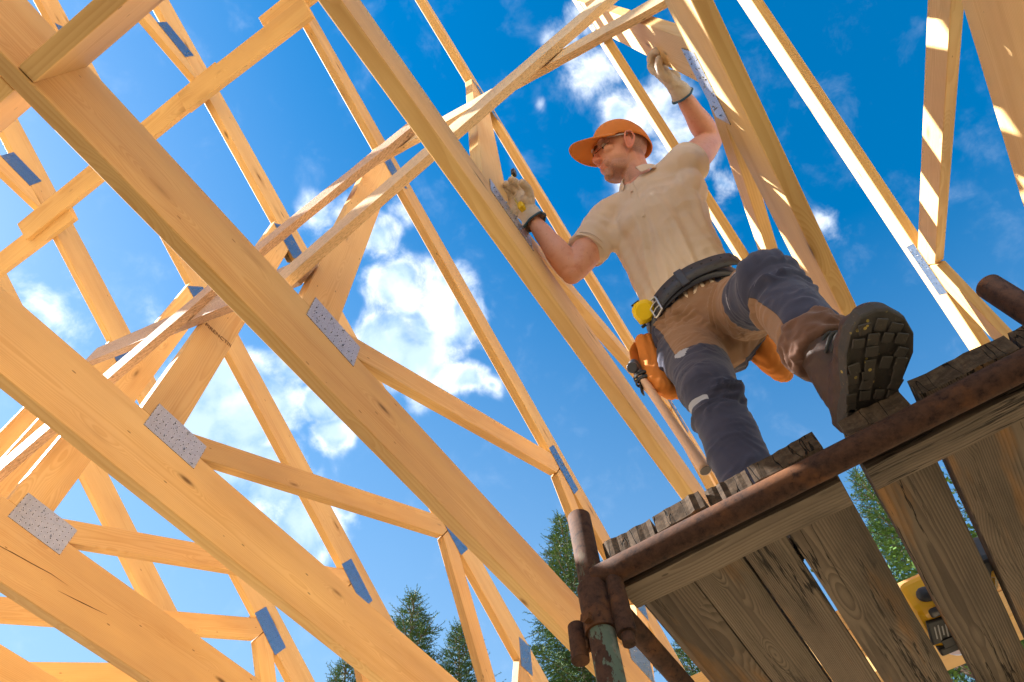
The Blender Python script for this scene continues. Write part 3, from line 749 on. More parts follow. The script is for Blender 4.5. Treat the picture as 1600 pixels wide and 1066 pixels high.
# ------------------------------------------------------------------ the worker
V = Vector
HF = V((-.55, .81, -.21)).normalized(); HU = V((-.57, -.18, .80)); HU = (HU-HF*HU.dot(HF)).normalized(); HL = HU.cross(HF)
HB = Matrix((HF, HL, HU)).transposed(); HP = V((.858, -.100, 2.618))
hd = lambda f, l, u: HP+HB @ V((f, l, u))
ORG = V((1.15, -.05, 1.002))
def to_org(b):
    bmesh.ops.translate(b, verts=b.verts, vec=-ORG); return b
SR, ER, WR = V((.972, .07, 2.41)), V((.968, .251, 2.18)), V((.780, .291, 2.405))
SL_, EL, WL = V((.972, -.240, 2.437)), V((1.03, -.412, 2.68)), V((.772, -.393, 2.69))
HR, KR, AR = V((1.225, .048, 1.85)), V((1.130, .052, 1.46)), V((1.225, .088, 1.085))
HLg, KL, AL = V((1.225, -.118, 1.86)), V((.970, -.200, 1.495)), V((.973, -.186, 1.11))
SP = [V((1.225, -.035, 1.93)), V((1.185, -.04, 2.05)), V((1.12, -.055, 2.19)), V((1.045, -.075, 2.32)), V((.990, -.088, 2.41)), V((.955, -.095, 2.465))]

# body: one continuous skin
bm = bmesh.new()
ell(bm, hd(-.012, 0, .042), (.098, .076, .088), HB); ell(bm, hd(.032, 0, -.022), (.064, .060, .082), HB)
ell(bm, hd(.036, 0, -.072), (.054, .052, .040), HB); ell(bm, hd(.082, 0, -.100), (.017, .022, .017), HB)
ell(bm, hd(.035, .040, -.078), (.045, .014, .026), HB); ell(bm, hd(.035, -.040, -.078), (.045, .014, .026), HB)
for s in (-1, 1):
    ell(bm, hd(.066, s*.042, -.010), (.024, .018, .018), HB)
    ell(bm, hd(.102, s*.0125, -.030), (.010, .0085, .0085), HB)
    ell(bm, hd(.084, s*.030, .034), (.014, .024, .009), HB)
    ell(bm, hd(.080, s*.020, -.055), (.016, .018, .020), HB)
    # ear: rim, lobe and bowl
    tube(bm, [hd(.012, s*.073, -.022), hd(.014, s*.080, .006), hd(.004, s*.087, .028), hd(-.014, s*.089, .026), hd(-.022, s*.087, .004), hd(-.012, s*.083, -.020), hd(.000, s*.078, -.034), hd(.010, s*.073, -.030)], [.0048]*8, ref=HL, n=10, sub=4)
    tube(bm, [hd(.002, s*.074, .014), hd(-.009, s*.080, .006), hd(-.006, s*.078, -.012)], [.004]*3, ref=HL, n=8, sub=4)
    ell(bm, hd(-.004, s*.072, -.004), (.016, .006, .026), HB); ell(bm, hd(.003, s*.076, -.034), (.007, .005, .008), HB)
tube(bm, [hd(.088, 0, .028), hd(.099, 0, .004), hd(.113, 0, -.022), hd(.107, 0, -.034)], [.009, .0095, .0115, .009], ref=HF, n=14, sub=5)
ell(bm, hd(.094, 0, -.0575), (.010, .022, .0052), HB); ell(bm, hd(.091, 0, -.0690), (.0105, .020, .0062), HB); ell(bm, hd(.086, 0, -.084), (.010, .018, .010), HB)
NB = V((.975, -.105, 2.455))
tube(bm, [hd(-.022, 0, -.005), hd(-.022, 0, -.065), V((.935, -.098, 2.505)), NB], [(.058, .055), (.055, .054), (.057, .054), (.072, .062)], ref=(-1, 0, 0), n=24)
tube(bm, [hd(-.01, .05, -.045), V((.915, -.055, 2.47)), V((.925, -.075, 2.44))], [.014, .014, .012], n=12)      # neck tendon
tube(bm, SP, [(.125, .085), (.12, .08), (.13, .085), (.15, .09), (.13, .07), (.06, .055)], ref=(-1, 0, 0), n=24)
for a, e, wv in ((SR, ER, WR), (SL_, EL, WL)):
    ua = (e-a); fa = (wv-e)
    tube(bm, [a, a+ua*.3, a+ua*.6, a+ua*.9, e+fa*.06, e+fa*.28, e+fa*.6, e+fa*.9], [.060, .060, (.057, .053), .046, .044, (.050, .046), (.039, .035), (.026, .022)], ref=(0, 1, .2), n=22, sub=5)
    ell(bm, e-ua.normalized()*-.008+(a-e).cross(fa).cross(ua).normalized()*0, (.037, .037, .037))
for h_, k_, a_ in ((HR, KR, AR), (HLg, KL, AL)):
    tube(bm, [h_, h_.lerp(k_, .5), k_, k_.lerp(a_, .3), a_], [.075, .065, .05, .05, .036], ref=(1, 0, 0), n=18)
b2 = to_org(merged(bm, .0034, 3))
# nostrils and mouth line are pressed into the skin
press = [(hd(.109, .0085, -.0375)-ORG, .0055, .006), (hd(.109, -.0085, -.0375)-ORG, .0055, .006)]
for v in b2.verts:
    for c_, r_, d_ in press:
        q = (v.co-c_).length
        if q < r_*1.6: v.co += HU*d_*(1-q/(r_*1.6))
    l = HB.transposed() @ (v.co+ORG-HP)
    if l.x > .07 and abs(l.y) < .024:
        q = abs(l.z+.0632+.03*abs(l.y)**1.2)
        if q < .003: v.co -= HF*.0035*(1-q/.003)*(1-abs(l.y)/.024)
    if l.x > .06 and .012 < abs(l.y) < .05:
        q = math.hypot((abs(l.y)-.031)/1.35, l.z-.014)
        if q < .015: v.co -= HF*.007*(1-q/.015)
    if l.x > .045 and .018 < abs(l.y) < .045 and l.z < -.03:           # fold beside the mouth
        q = abs(abs(l.y)-.024-(-.035-l.z)*.35)
        if q < .003 and l.z > -.075: v.co -= HF*.0022*(1-q/.003)
body = obj('person', b2, M['skin'], smooth=True); body.location = ORG
ax, fl = [], []
for v in body.data.vertices:
    l = HB.transposed() @ (v.co+ORG-HP)
    near = l.length < .17
    s_ = 0
    if near:
        jaw = max(0, min(1, (-.040-l.z)/.03))*max(0, min(1, (l.x+.02)/.05))
        lip = 1 if (abs(l.y) < .022 and -.076 < l.z < -.052 and l.x > .08) else 0
        must = 1 if (abs(l.y) < .03 and -.052 < l.z < -.042 and l.x > .08) else 0
        s_ = max(jaw*(0 if lip else 1), must*.6)*.62
        hair = max(0, min(1, (-.005-l.x)/.02))*max(0, min(1, (l.z+.055)/.02))*.85
        if abs(l.y) > .068: hair = 0 if l.x > -.03 else hair
        side = .7 if (-.035 < l.x < .012 and .008 < l.z < .06 and abs(l.y) < .0735) else 0
        s_ = max(s_, hair, side)
    ax.append(s_)
    ear = 1 if near and abs(l.y) > .073 and -.045 < l.z < .04 else 0
    nose_ = 1 if near and l.x > .094 and abs(l.y) < .02 and l.z > -.045 else 0
    lipr = .8 if near and l.x > .085 and abs(l.y) < .022 and -.076 < l.z < -.053 else 0
    fl.append(max(ear*.9, nose_*.8, lipr))
attr(body.data, 'stubble', ax); attr(body.data, 'flush', fl)
tag(body, 'man in orange cap, sand polo shirt and grey work trousers on the scaffold', 'person')
def worn(name, b, m, smooth=True, parent=body):
    return obj(name, to_org(b), m, parent, smooth=smooth)
bm = bmesh.new()
for s in (-1, 1): ell(bm, hd(.074, s*.031, .014), (.012, .012, .012), HB)
worn('eyes', bm, M['eye']); bm = bmesh.new()
for s in (-1, 1): ell(bm, hd(.0835, s*.031, .010), (.003, .0052, .0052), HB)
worn('irises', bm, M['iris'])
bm = bmesh.new()
for s in (-1, 1):
    for k in range(16):
        f = k/15; p = hd(.096-.012*f, s*(.014+.036*f), .034+.006*math.sin(f*2.4)); tube(bm, [p, p+HB @ V((.003, s*.006, .003))], [.0011, .0004], n=4, sub=1, rnd=False)
worn('eyebrows', bm, M['bark'])

# wrinkle helper: long folds between two points plus crumple noise
def fold_noise(p, f, seed=0.):
    n_ = noise.noise(Vector((p.x*f[0]+seed, p.y*f[1], p.z*f[2])))
    return 1-abs(n_)*2
# shirt
bm = bmesh.new()
tube(bm, [SP[0]+V((.004, 0, -.008))]+SP, [(.152, .112), (.158, .118), (.152, .110), (.160, .112), (.176, .120), (.158, .092), (.082, .074)], ref=(-1, 0, 0), n=32, rnd=False)
ell(bm, SP[3]+V((-.05, .06, -.01)), (.06, .085, .08)); ell(bm, SP[3]+V((-.05, -.07, .0)), (.06, .085, .08))
tube(bm, [V((.975, -.03, 2.425)), SR, SR.lerp(ER, .34), SR.lerp(ER, .60)], [.062, .072, .069, (.068, .064)], ref=(0, 1, .2), n=28, rnd=False)
tube(bm, [V((.975, -.15, 2.43)), SL_, SL_.lerp(EL, .12), SL_.lerp(EL, .24)], [.066, .076, .076, (.077, .072)], ref=(0, 1, .2), n=28, rnd=False)
ell(bm, V((1.01, -.225, 2.36)), (.07, .06, .09)); ell(bm, V((1.0, .075, 2.34)), (.06, .05, .08))
b2 = merged(bm, .0055, 5)
sr = (ER-SR).normalized(); sl = (EL-SL_).normalized()
SPL = [0]
for i_ in range(1, len(SP)): SPL.append(SPL[-1]+(SP[i_]-SP[i_-1]).length)
FO = [(-1.2, .35, .0, .6, .011), (-.78, .42, .02, .9, .013), (-.35, .2, .0, .55, .010), (-.08, .10, .0, .75, .012), (.30, -.18, .0, .6, .011), (.66, -.45, .0, .9, .013), (1.15, -.35, .0, .6, .011), (.9, .5, .45, 1., .010), (-.9, -.5, .5, 1., .010), (1.5, -.6, .2, .9, .011), (-1.5, .6, .1, .8, .011)]
def torso_fold(p):
    best = None
    for i_ in range(len(SP)-1):
        d_ = SP[i_+1]-SP[i_]; t_ = max(0, min(1, (p-SP[i_]).dot(d_)/d_.length_squared)); o_ = p-(SP[i_]+d_*t_)
        if best is None or o_.length < best[0]: best = (o_.length, (SPL[i_]+(SPL[i_+1]-SPL[i_])*t_)/SPL[-1], o_, d_)
    _, u, o_, d_ = best
    a = math.atan2(-o_.y, -o_.x*.95-o_.z*.3); r_ = 0
    for a0, sl_, u0, u1, am in FO:
        if u < u0-.02 or u > u1: continue
        q = a-(a0+sl_*u+.07*math.sin(u*9+a0*5)); env = min(1, (u-u0+.04)/.08)*min(1, (u1-u)/.3)
        w0 = .060+.085*u
        r_ += .72*am*env*(math.exp(-(q/w0)**2)-.75*math.exp(-((q-w0*1.9)/(w0*1.3))**2))
    return r_
kill = []
for v in b2.verts:
    p = v.co; n_ = v.normal
    d = 0
    # drape: long folds from the raised shoulder to the waist, bunching above the belt
    u = (p.z-1.95)/.5
    q = V((p.x+p.z*.55, p.y+p.z*.18, 0))
    d += torso_fold(p)
    d += fold_noise(V((q.x, q.y, p.z)), (9, 26, 5), 9.)*.002
    d += fold_noise(p, (14, 14, 22), 5.)*.0028
    for a_, dr, m_ in ((SR, sr, .6), (SL_, sl, .46)):
        tt = (p-a_).dot(dr); rr_ = (p-a_-dr*tt).length
        if .05 < tt and rr_ < .1: d += math.sin(tt*115+fold_noise(p, (9, 9, 9))*2)*.0016
    v.co += n_*d
# open hems and neck
he = []
for f in b2.faces:
    c_ = f.calc_center_median()
    if (c_-V((.918, -.082, 2.452))).length < .046: he.append(f)
bmesh.ops.delete(b2, geom=he, context='FACES')
shirt = worn('polo_shirt', b2, M['shirt'])
for c_, d_, ra, rb in ((SR.lerp(ER, .60), sr, .0675, .0635), (SL_.lerp(EL, .24), sl, .077, .072)):
    s_, v_ = frame_of(d_, V((0, 1, .2))); bm = bmesh.new()
    for off in (0, -.016): tube(bm, [c_+d_*(off-.001)+s_*(ra+.0005)*math.cos(2*PI*i/28)+v_*(rb+.0005)*math.sin(2*PI*i/28) for i in range(29)], [(.0025, .0035) if off == 0 else (.0014, .0014)]*29, ref=d_, n=8, sub=1, cap=False, rnd=False)
    worn('sleeve_hem', bm, M['shirt'])
sol = shirt.modifiers.new('thickness', 'SOLIDIFY'); sol.thickness = .0022; sol.offset = -1
def arc_strip(cen, U, W, N_, ru, rw, a0, a1, h, flare, m, name, n=36, th=.002, tip=0., parent=body):
    bm = bmesh.new(); rows = []
    for i in range(n+1):
        a = a0+(a1-a0)*i/n; e = U*math.cos(a)*ru+W*math.sin(a)*rw; eo = (U*math.cos(a)+W*math.sin(a)).normalized()
        e1 = h*(1+tip*(abs(2*i/n-1)**4))
        rows.append([bm.verts.new(cen+e+N_*h*.75), bm.verts.new(cen+e+eo*.006+N_*h*.95), bm.verts.new(cen+e+eo*(flare*.55+.004)+N_*(h*.6)), bm.verts.new(cen+e+eo*flare-N_*e1*.35)])
    for r0, r1 in zip(rows, rows[1:]):
        for k in range(3): bm.faces.new((r0[k], r0[k+1], r1[k+1], r1[k]))
    o = worn(name, bm, m, parent=parent); md = o.modifiers.new('thickness', 'SOLIDIFY'); md.thickness = th; md.offset = 0
    md2 = o.modifiers.new('sub', 'SUBSURF'); md2.levels = 1; md2.render_levels = 2; return o
nU = (V((-1, .28, -.5))).normalized(); nN = V((-.52, .03, .855)).normalized(); nU = (nU-nN*nU.dot(nN)).normalized(); nW = nN.cross(nU)
arc_strip(V((.950, -.099, 2.458)), nU, nW, nN, .067, .064, .40, 2*PI-.40, .036, .030, M['shirt'], 'collar', tip=.7)
# placket with buttons
fr = lambda s: SP[4].lerp(SP[2], s)+V((-.9, .30, -.30)).normalized()*(.098+.030*s)
bm = bmesh.new()
tube(bm, [fr(-.02)+V((0, 0, .02)), fr(.2), fr(.42), fr(.6)], [(.016, .0035)]*4, ref=(-1, .3, -.3), n=12, rnd=False)
worn('placket', bm, M['shirt'])
bm = bmesh.new()
for s in (.08, .36): ell(bm, fr(s)+V((-.9, .3, -.3)).normalized()*.0042, (.0055, .0055, .0018), Matrix.Rotation(PI/2, 3, 'Y'))
worn('buttons', bm, M['handle'])

# trousers
bm = bmesh.new()
tube(bm, [V((1.222, -.035, 1.975)), V((1.228, -.036, 1.92)), V((1.235, -.036, 1.85)), V((1.235, -.036, 1.80))], [(.158, .118), (.170, .128), (.176, .132), (.150, .115)], ref=(-1, 0, 0), n=32)
def leg(h_, k_, a_, side, e1=.85, e2=.98):
    tube(bm, [h_+V((0, 0, .03)), h_.lerp(k_, .25), h_.lerp(k_, .55), k_.lerp(h_, .12), k_, k_.lerp(a_, .2), k_.lerp(a_, .55), k_.lerp(a_, e1), k_.lerp(a_, e2)],
         [(.092, .096), (.096, .098), (.084, .086), (.072, .074), (.068, .072), (.066, .070), (.069, .068), (.063, .064), (.068, .068)], ref=(-1, 0, .1), n=28, rnd=False)
leg(HR, KR, AR, 1); leg(HLg, KL, AL, -1, .66, .74)
ell(bm, KL+V((-.03, .0, .02)), (.050, .056, .056)); ell(bm, KR+V((-.03, 0, .0)), (.045, .056, .06))
for s, y in ((1, .02), (-1, -.09)): ell(bm, V((1.285, y, 1.85)), (.085, .085, .10))
b2 = merged(bm, .0055, 4)
def on_seg(p, a, b_):
    d = b_-a; t_ = (p-a).dot(d)/d.length_squared; t_ = max(0, min(1, t_)); return t_, (p-a-d*t_)
def legcoord(p):
    best = None
    for nm, pts in (('r', (HR, KR, AR)), ('l', (HLg, KL, AL))):
        for i in (0, 1):
            t_, o_ = on_seg(p, pts[i], pts[i+1]); q = o_.length
            if best is None or q < best[0]: best = (q, nm, i+t_, o_)
    return best
br, trm = [], []
sst = lambda x, a, c: max(0, min(1, (x-a)/(c-a)))
for v in b2.verts:
    p = v.co; q, nm, t_, o_ = legcoord(p)
    w_ = .5*fold_noise(p, (5, 5, 5))*.02
    if nm == 'r':
        low = 1.625+(.05-p.y)*-.25+(p.x-1.1)*.3
        outer = sst(.085+(p.z-1.6)*.05-p.y+max(0, p.x-1.17)*-.8, -.012, .012)
        x_ = min(sst(p.z, low-.01, low+.01), outer, sst(1.28-p.x, -.01, .01))
        tr = 1 if (low-.055+(.05-p.y)*-1.0 < p.z < low and p.y > .045 and p.x < 1.16 and (p.y-.045)*1.5 > (low-p.z)-.005 and outer > .3) else 0
        tr = max(tr, min(sst(.020-abs(t_-1.17+(p.y-.05)*.9), -.01, .01), sst(p.y-.060, -.006, .006), sst(1.15-p.x, -.01, .01)))
    else:
        outer = sst(p.z-(1.79+(p.y+.1)*.5), -.01, .01)*0
        x_ = sst(.62-t_-(p.y+.15)*.0+(o_.z)*.6, -.02, .02)
        x_ = min(x_, sst(1.27-p.x, -.01, .01))
        strip = min(sst(t_, 1.12, 1.2), sst(o_.y-.044-.008*math.sin(t_*7), -.008, .008))
        under = min(sst(t_, .78, .82), sst(1.06-t_, -.02, .02), sst(o_.y-.058, -.008, .008))
        x_ = max(x_, strip)
        tr = min(sst(.010-abs(t_-.70-o_.z*.9), -.006, .006), sst(o_.z+.01, -.01, .01))
    if p.z > 1.905: x_ = 0 if p.y > .0 or p.y < -.12 else x_
    br.append(x_); trm.append(tr)
rid = lambda x: max(0, x)**1.6
for v in b2.verts:
    p = v.co; q, nm, t_, o_ = legcoord(p)
    d = fold_noise(p, (8, 8, 8), 1.)*.004
    kneebend = math.exp(-((t_-1.15)/.16)**2); hip = math.exp(-((t_-.08)/.25)**2); hem = math.exp(-((t_-1.85)/.22)**2)
    def crease(A, k_, sd_, w_=.30):                      # narrow ridges between flat cloth, wandering and dying out
        n_ = noise.noise(Vector((A[0], A[1], sd_)))*3.2+k_
        gate = max(0, noise.noise(Vector((A[0]*.9+5, A[1]*.9, sd_+8)))+.25)
        return math.exp(-((abs(n_) % 1.-.5)/w_)**2)*gate*1.6
    lat = o_.y*9-o_.x*5; al_ = t_*.43
    d += (crease((lat+al_*6, al_*19-lat*.9), .1, 3.+(nm == 'l')*7)-.3)*.018*max(kneebend, hem, .22)
    d += (crease((lat*.8-al_*5, al_*11+lat*1.1), .4, 13.+(nm == 'l')*5)-.3)*.016*max(.25, hem, hip)
    if nm == 'r': d += (crease((p.z*9+p.x*6, p.y*16-p.z*5), .2, 31.)-.3)*.019*hip
    else: d += (crease(((p.x-p.y)*9, (p.z+p.y*.8)*13), .3, 41.)-.3)*.019*max(hip, .7*math.exp(-((t_-.35)/.22)**2))
    if nm == 'l' and .5 < t_ < 1.05:                                  # knee pad pocket stands proud of the thigh
        e_ = abs(t_-.73-.04*math.sin(o_.y*40)); d += .005 if t_ > .73 else 0; d -= .006*math.exp(-(e_/.012)**2)
    if nm == 'r':
        e_ = abs(t_-1.17+(p.y-.05)*.9); d += .004 if .75 < t_ < 1.17-(p.y-.05)*.9 else 0; d -= .005*math.exp(-(e_/.018)**2)
    v.co += v.normal*(d-.001)
bmesh.ops.smooth_vert(b2, verts=b2.verts, factor=.4, use_axis_x=True, use_axis_y=True, use_axis_z=True)
trs = worn('work_trousers', b2, M['trousers']); attr(trs.data, 'brown', br); attr(trs.data, 'trim', trm)

# boots
def boot(name, ank, td, ground, kL=1., kW=1.):
    td = V(td).normalized(); up = V((0, 0, 1)); sd3 = up.cross(td).normalized(); B = Matrix((td, sd3, up)).transposed()
    heel = V((ank.x, ank.y, ground))-td*.075
    P = lambda f, s, u: heel+B @ V((f*kL, s*kW, u))
    outline = [(0, .0), (.004, .022), (.02, .036), (.06, .042), (.12, .043), (.17, .050), (.22, .057), (.26, .055), (.295, .040), (.315, .016), (.318, -.004), (.305, -.030), (.275, -.046), (.23, -.052), (.17, -.046), (.12, -.037), (.06, -.038), (.02, -.034), (.004, -.020)]
    bm = bmesh.new(); lv = []
    for u, sc_, dz in ((0, .965, 0), (.004, 1., 0), (.022, 1.0, 0), (.030, .985, 0)):
        lv.append([bm.verts.new(P(.16+(f-.16)*sc_, s*sc_, u+dz+.022*max(0, (f-.2)/.12)**1.6)) for f, s in outline])
    for a, b_ in zip(lv, lv[1:]):
        for k in range(len(outline)): bm.faces.new((a[k], a[(k+1) % len(outline)], b_[(k+1) % len(outline)], b_[k]))
    bm.faces.new(lv[0][::-1]); bm.faces.new(lv[-1])
    bmesh.ops.bevel(bm, geom=[e for e in bm.edges if all(v in lv[1] for v in e.verts)], offset=.002, segments=1, affect='EDGES')
    # moulded tread: chevron bars, side lugs and a heel horseshoe
    rz = lambda a: B @ Matrix.Rotation(a, 3, 'Z')
    def lug(f, s, L, W_, a):
        box(bm, P(f, s, -.0035+.022*max(0, (f-.2)/.12)**1.6), (L, W_, .0055), rz(a), bev=.0012)
    rr = random.Random(4); nn = 0
    cells = []
    for i in range(11):
        f = .022+i*.0262; w_ = .036+.012*math.sin(min(1, max(0, (f-.06)/.2))*PI*.75) if f < .27 else .036
        k_ = 3 if f < .07 or f > .28 else 4
        for j in range(k_):
            s_ = (j-(k_-1)/2)*2*w_/k_
            if rr.random() < .10: continue
            bmL = (.0215*rr.uniform(.85, 1.1), 2*w_/k_*rr.uniform(.78, .95), .0042)
            c_ = P(f+.004*rr.uniform(-1, 1)-.010*abs(s_)/.05*(1 if f > .1 else -1), s_, -.0022+.022*max(0, (f-.2)/.12)**1.6)
            box(bm, c_, bmL, rz(s_*5*(1 if f > .1 else -1)+rr.uniform(-.18, .18)), bev=.0014)
    so_ = worn(name+'_sole', bm, M['sole'], smooth=False)
    bm = bmesh.new()
    tube(bm, [P(.022, 0, .050), P(.08, .001, .056), P(.15, .002, .056), P(.215, .002, .050), P(.268, .0, .047), P(.292, -.001, .045)], [(.036, .036), (.042, .048), (.046, .046), (.053, .034), (.050, .028), (.034, .020)], ref=B @ V((0, 0, 1)), n=26)
    tube(bm, [P(.062, 0, .05), P(.072, 0, .10), V((ank.x, ank.y, ground+.155)), V((ank.x, ank.y, ground+.20))+td*.004], [(.036, .050), (.042, .054), (.046, .052), (.049, .053)], ref=td, n=26, rnd=False)
    ell(bm, P(.125, .001, .085), (.055, .032, .030), B @ Matrix.Rotation(.55, 3, 'Y'))
    b2 = merged(bm, .004, 3)
    for v in b2.verts: v.co += v.normal*(fold_noise(v.co, (30, 30, 45))*.0022)
    up_ = worn(name, b2, M['boot'])
    bm = bmesh.new()
    for i in range(7):
        s = i/6; c0 = P(.215-.062*min(1, s*1.5), 0, .078+.125*s); wd = .024+.006*s
        tube(bm, [c0+B @ V((-.018, -wd, -.016)), c0+B @ V((.006, -wd*.4, .004)), c0+B @ V((.006, wd*.4, .004)), c0+B @ V((-.018, wd, -.016))], [.0036]*4, n=8, sub=4)
        tube(bm, [c0+B @ V((-.018, -wd, -.016)), c0+B @ V((.008, 0, .011)), c0+B @ V((-.024, wd, .0))], [.0026]*3, n=8, sub=4)
    tube(bm, [P(.10, .0, .17), P(.115, .035, .155), P(.10, .055, .12), P(.09, .052, .085)], [.0026]*4, n=8, sub=4)
    worn(name+'_laces', bm, M['lace'])
boot('boot', AL, (-.88, -.48, 0), 1.0055, .81, 1.10); 
boot('boot', AR, (-.10, .99, 0), 1.0055, .95)
bm = bmesh.new()                                   # rolled brown trouser cuff over the raised boot
tube(bm, [AL+V((.0, -.003, .150)), AL+V((.0, -.003, .118)), AL+V((.0, 0, .088))], [(.066, .065), (.070, .069), (.064, .063)], ref=(-1, 0, 0), n=30, rnd=False)
tube(bm, [AL+V((.0, .0, .10)), AL+V((-.002, .0, .070))], [(.060, .060), (.061, .060)], ref=(-1, 0, 0), n=24, rnd=False)
b2 = merged(bm, .004, 2)
for v in b2.verts: v.co += v.normal*(fold_noise(V((v.co.x, v.co.y, v.co.z)), (26, 26, 48), 3.)*.009)
cf = worn('trouser_cuff', b2, clothmat('brown_canvas', [(.15, .075, .05)]))

# belt
bc = V((1.218, -.035, 1.958)); bN = V((-.20, .05, .98)).normalized(); bU = V((-1, 0, 0)); bU = (bU-bN*bU.dot(bN)).normalized(); bW = bN.cross(bU)
def ring_pt(a, out=0, h=0, ru=.133, rw=.168):
    e = bU*math.cos(a)*ru+bW*math.sin(a)*rw; eo = (bU*math.cos(a)/ru+bW*math.sin(a)/rw).normalized(); return bc+e+eo*out+bN*h, eo
bm = bmesh.new(); rows = []
for i in range(73):
    a = 2*PI*i/72; rows.append([bm.verts.new(ring_pt(a, o_, h_)[0]) for o_, h_ in ((0, -.031), (.004, -.032), (.004, .032), (0, .031))])
for r0, r1 in zip(rows, rows[1:]):
    for k in range(4): bm.faces.new((r0[k], r0[(k+1) % 4], r1[(k+1) % 4], r1[k]))
worn('belt', bm, M['belt'])
# the long free end overlaps the belt and stands off the hip
def strap_pt(s):
    a = -.62+1.80*s; p, eo = ring_pt(a, .0085+.05*max(0, s-.62)**1.3*1.6, .004+.035*s); return p, eo
bm = bmesh.new(); rows = []
for i in range(41):
    s = i/40; p, eo = strap_pt(s); hw = .034*(1 if s < .95 else max(.35, (1.02-s)/.07))
    rows.append([bm.verts.new(p+eo*o_+bN*h_*hw/.025) for o_, h_ in ((0, -.025), (.0035, -.025), (.0035, .025), (0, .025))])
for r0, r1 in zip(rows, rows[1:]):
    for k in range(4): bm.faces.new((r0[k], r0[(k+1) % 4], r1[(k+1) % 4], r1[k]))
bm.faces.new(rows[0]); bm.faces.new(rows[-1][::-1])
belt_end = worn('belt_end', bm, M['belt'])
bm = bmesh.new()
for i in range(9):
    s = .06+i*.108
    for h_ in (-.015, .015):
        p, eo = strap_pt(s); sd4 = eo.cross(bN); Bm = Matrix((sd4, bN, eo)).transposed(); ell(bm, p+eo*.0036+bN*h_, (.0042, .0042, .0006), Bm, n=12)
worn('belt_holes', bm, M['black'], parent=body)
p, eo = strap_pt(.36); sd4 = eo.cross(bN); Bm = Matrix((sd4, bN, eo)).transposed(); bm = bmesh.new(); box(bm, p+eo*.003, (.026, .078, .010), Bm, bev=.003)
worn('belt_keeper', bm, M['belt'])
bm = bmesh.new(); p, eo = ring_pt(-.66, .012, .0); sd4 = eo.cross(bN); f4 = lambda x, y: p+sd4*x+bN*y
tube(bm, [f4(-.016, -.034), f4(.016, -.034), f4(.018, 0), f4(.016, .034), f4(-.016, .034), f4(-.018, 0), f4(-.016, -.034)], [.0034]*7, n=10, sub=4)
for y in (-.012, .012): tube(bm, [f4(-.018, y), f4(.0, y)+eo*.004, f4(.020, y)], [.0024]*3, n=8, sub=3)
worn('belt_buckle', bm, M['steel'])

# cap
bm = bmesh.new(); n1_, n2_ = 40, 16; rows = []
for j in range(n2_+1):
    ph = (PI/2)*(j/n2_); row = []
    for i in range(n1_):
        a = 2*PI*i/n1_; rr_ = math.cos(ph)**.78
        f = -.010+math.cos(a)*.112*rr_; l = math.sin(a)*.0865*rr_; u = .028+.112*math.sin(ph)+(.010*math.cos(a)*(1-j/n2_))-(.014*max(0, -math.cos(a))*(1-j/n2_))
        seam = .0012*(1 if (i % 7) else -1)
        row.append(bm.verts.new(hd(f*(1+seam*4), l*(1+seam*4), u)))
    rows.append(row)
for r0, r1 in zip(rows, rows[1:]):
    for k in range(n1_):
        try: bm.faces.new((r0[k], r0[(k+1) % n1_], r1[(k+1) % n1_], r1[k]))
        except ValueError: pass
bmesh.ops.remove_doubles(bm, verts=bm.verts, dist=.0008)
cap = worn('cap', bm, M['cap']); md = cap.modifiers.new('t', 'SOLIDIFY'); md.thickness = .003
bm = bmesh.new(); rows = []
for i in range(29):
    a = -1.18+2.36*i/28; row = []
    for j in range(9):
        s = j/8; base = (math.cos(a)*.112-.010, math.sin(a)*.0865)
        ext = .098*max(0, math.cos(a*1.30))**.5
        f = base[0]+ext*s*.98; l = base[1]*(1+.10*s)
        u = .034+.012*s*math.cos(a)-.95*(l*l)*(1+2.4*s*ext/.098)+.010*math.cos(a)-.016*s*s
        row.append(bm.verts.new(hd(f, l, u)))
    rows.append(row)
for r0, r1 in zip(rows, rows[1:]):
    for k in range(8): bm.faces.new((r0[k], r0[k+1], r1[k+1], r1[k]))
brim = worn('cap_brim', bm, M['cap'], parent=body); md = brim.modifiers.new('t', 'SOLIDIFY'); md.thickness = .0042; md.offset = 0
bm = bmesh.new(); ell(bm, hd(-.010, 0, .142), (.008, .008, .005), HB); worn('cap_button', bm, M['cap'])
bm = bmesh.new(); tube(bm, [hd(-.075, .070, .022), hd(-.108, .038, .010), hd(-.118, 0, .006), hd(-.108, -.038, .010), hd(-.075, -.070, .022)], [(.0025, .010)]*5, ref=HU, n=12)
worn('cap_strap', bm, M['cap'])

# safety glasses
bm = bmesh.new()
for s in (-1, 1):
    rows = []
    for i in range(13):
        a = i/12; l = s*(.006+.062*a); f = .112-.040*a**2.0-.004*a; row = []
        for j in range(8):
            b_ = j/7; hgt = .038*(1-.35*a**2)*(1-.25*(1-a)**3); row.append(bm.verts.new(hd(f-.004*(1-b_)**2, l, .030-hgt*b_)))
        rows.append(row)
    for r0, r1 in zip(rows, rows[1:]):
        for k in range(7): bm.faces.new((r0[k], r0[k+1], r1[k+1], r1[k]))
gl = worn('safety_glasses', bm, M['lens']); md = gl.modifiers.new('t', 'SOLIDIFY'); md.thickness = .0022
bm = bmesh.new()
for s in (-1, 1):
    tube(bm, [hd(.070, s*.067, .026), hd(.03, s*.078, .024), hd(-.004, s*.081, .026)], [(.0015, .0032)]*3, ref=HU, n=8)
tube(bm, [hd(.112, -.008, .022), hd(.114, 0, .024), hd(.112, .008, .022)], [.0022]*3, n=8)
bm.free(); bm = bmesh.new()
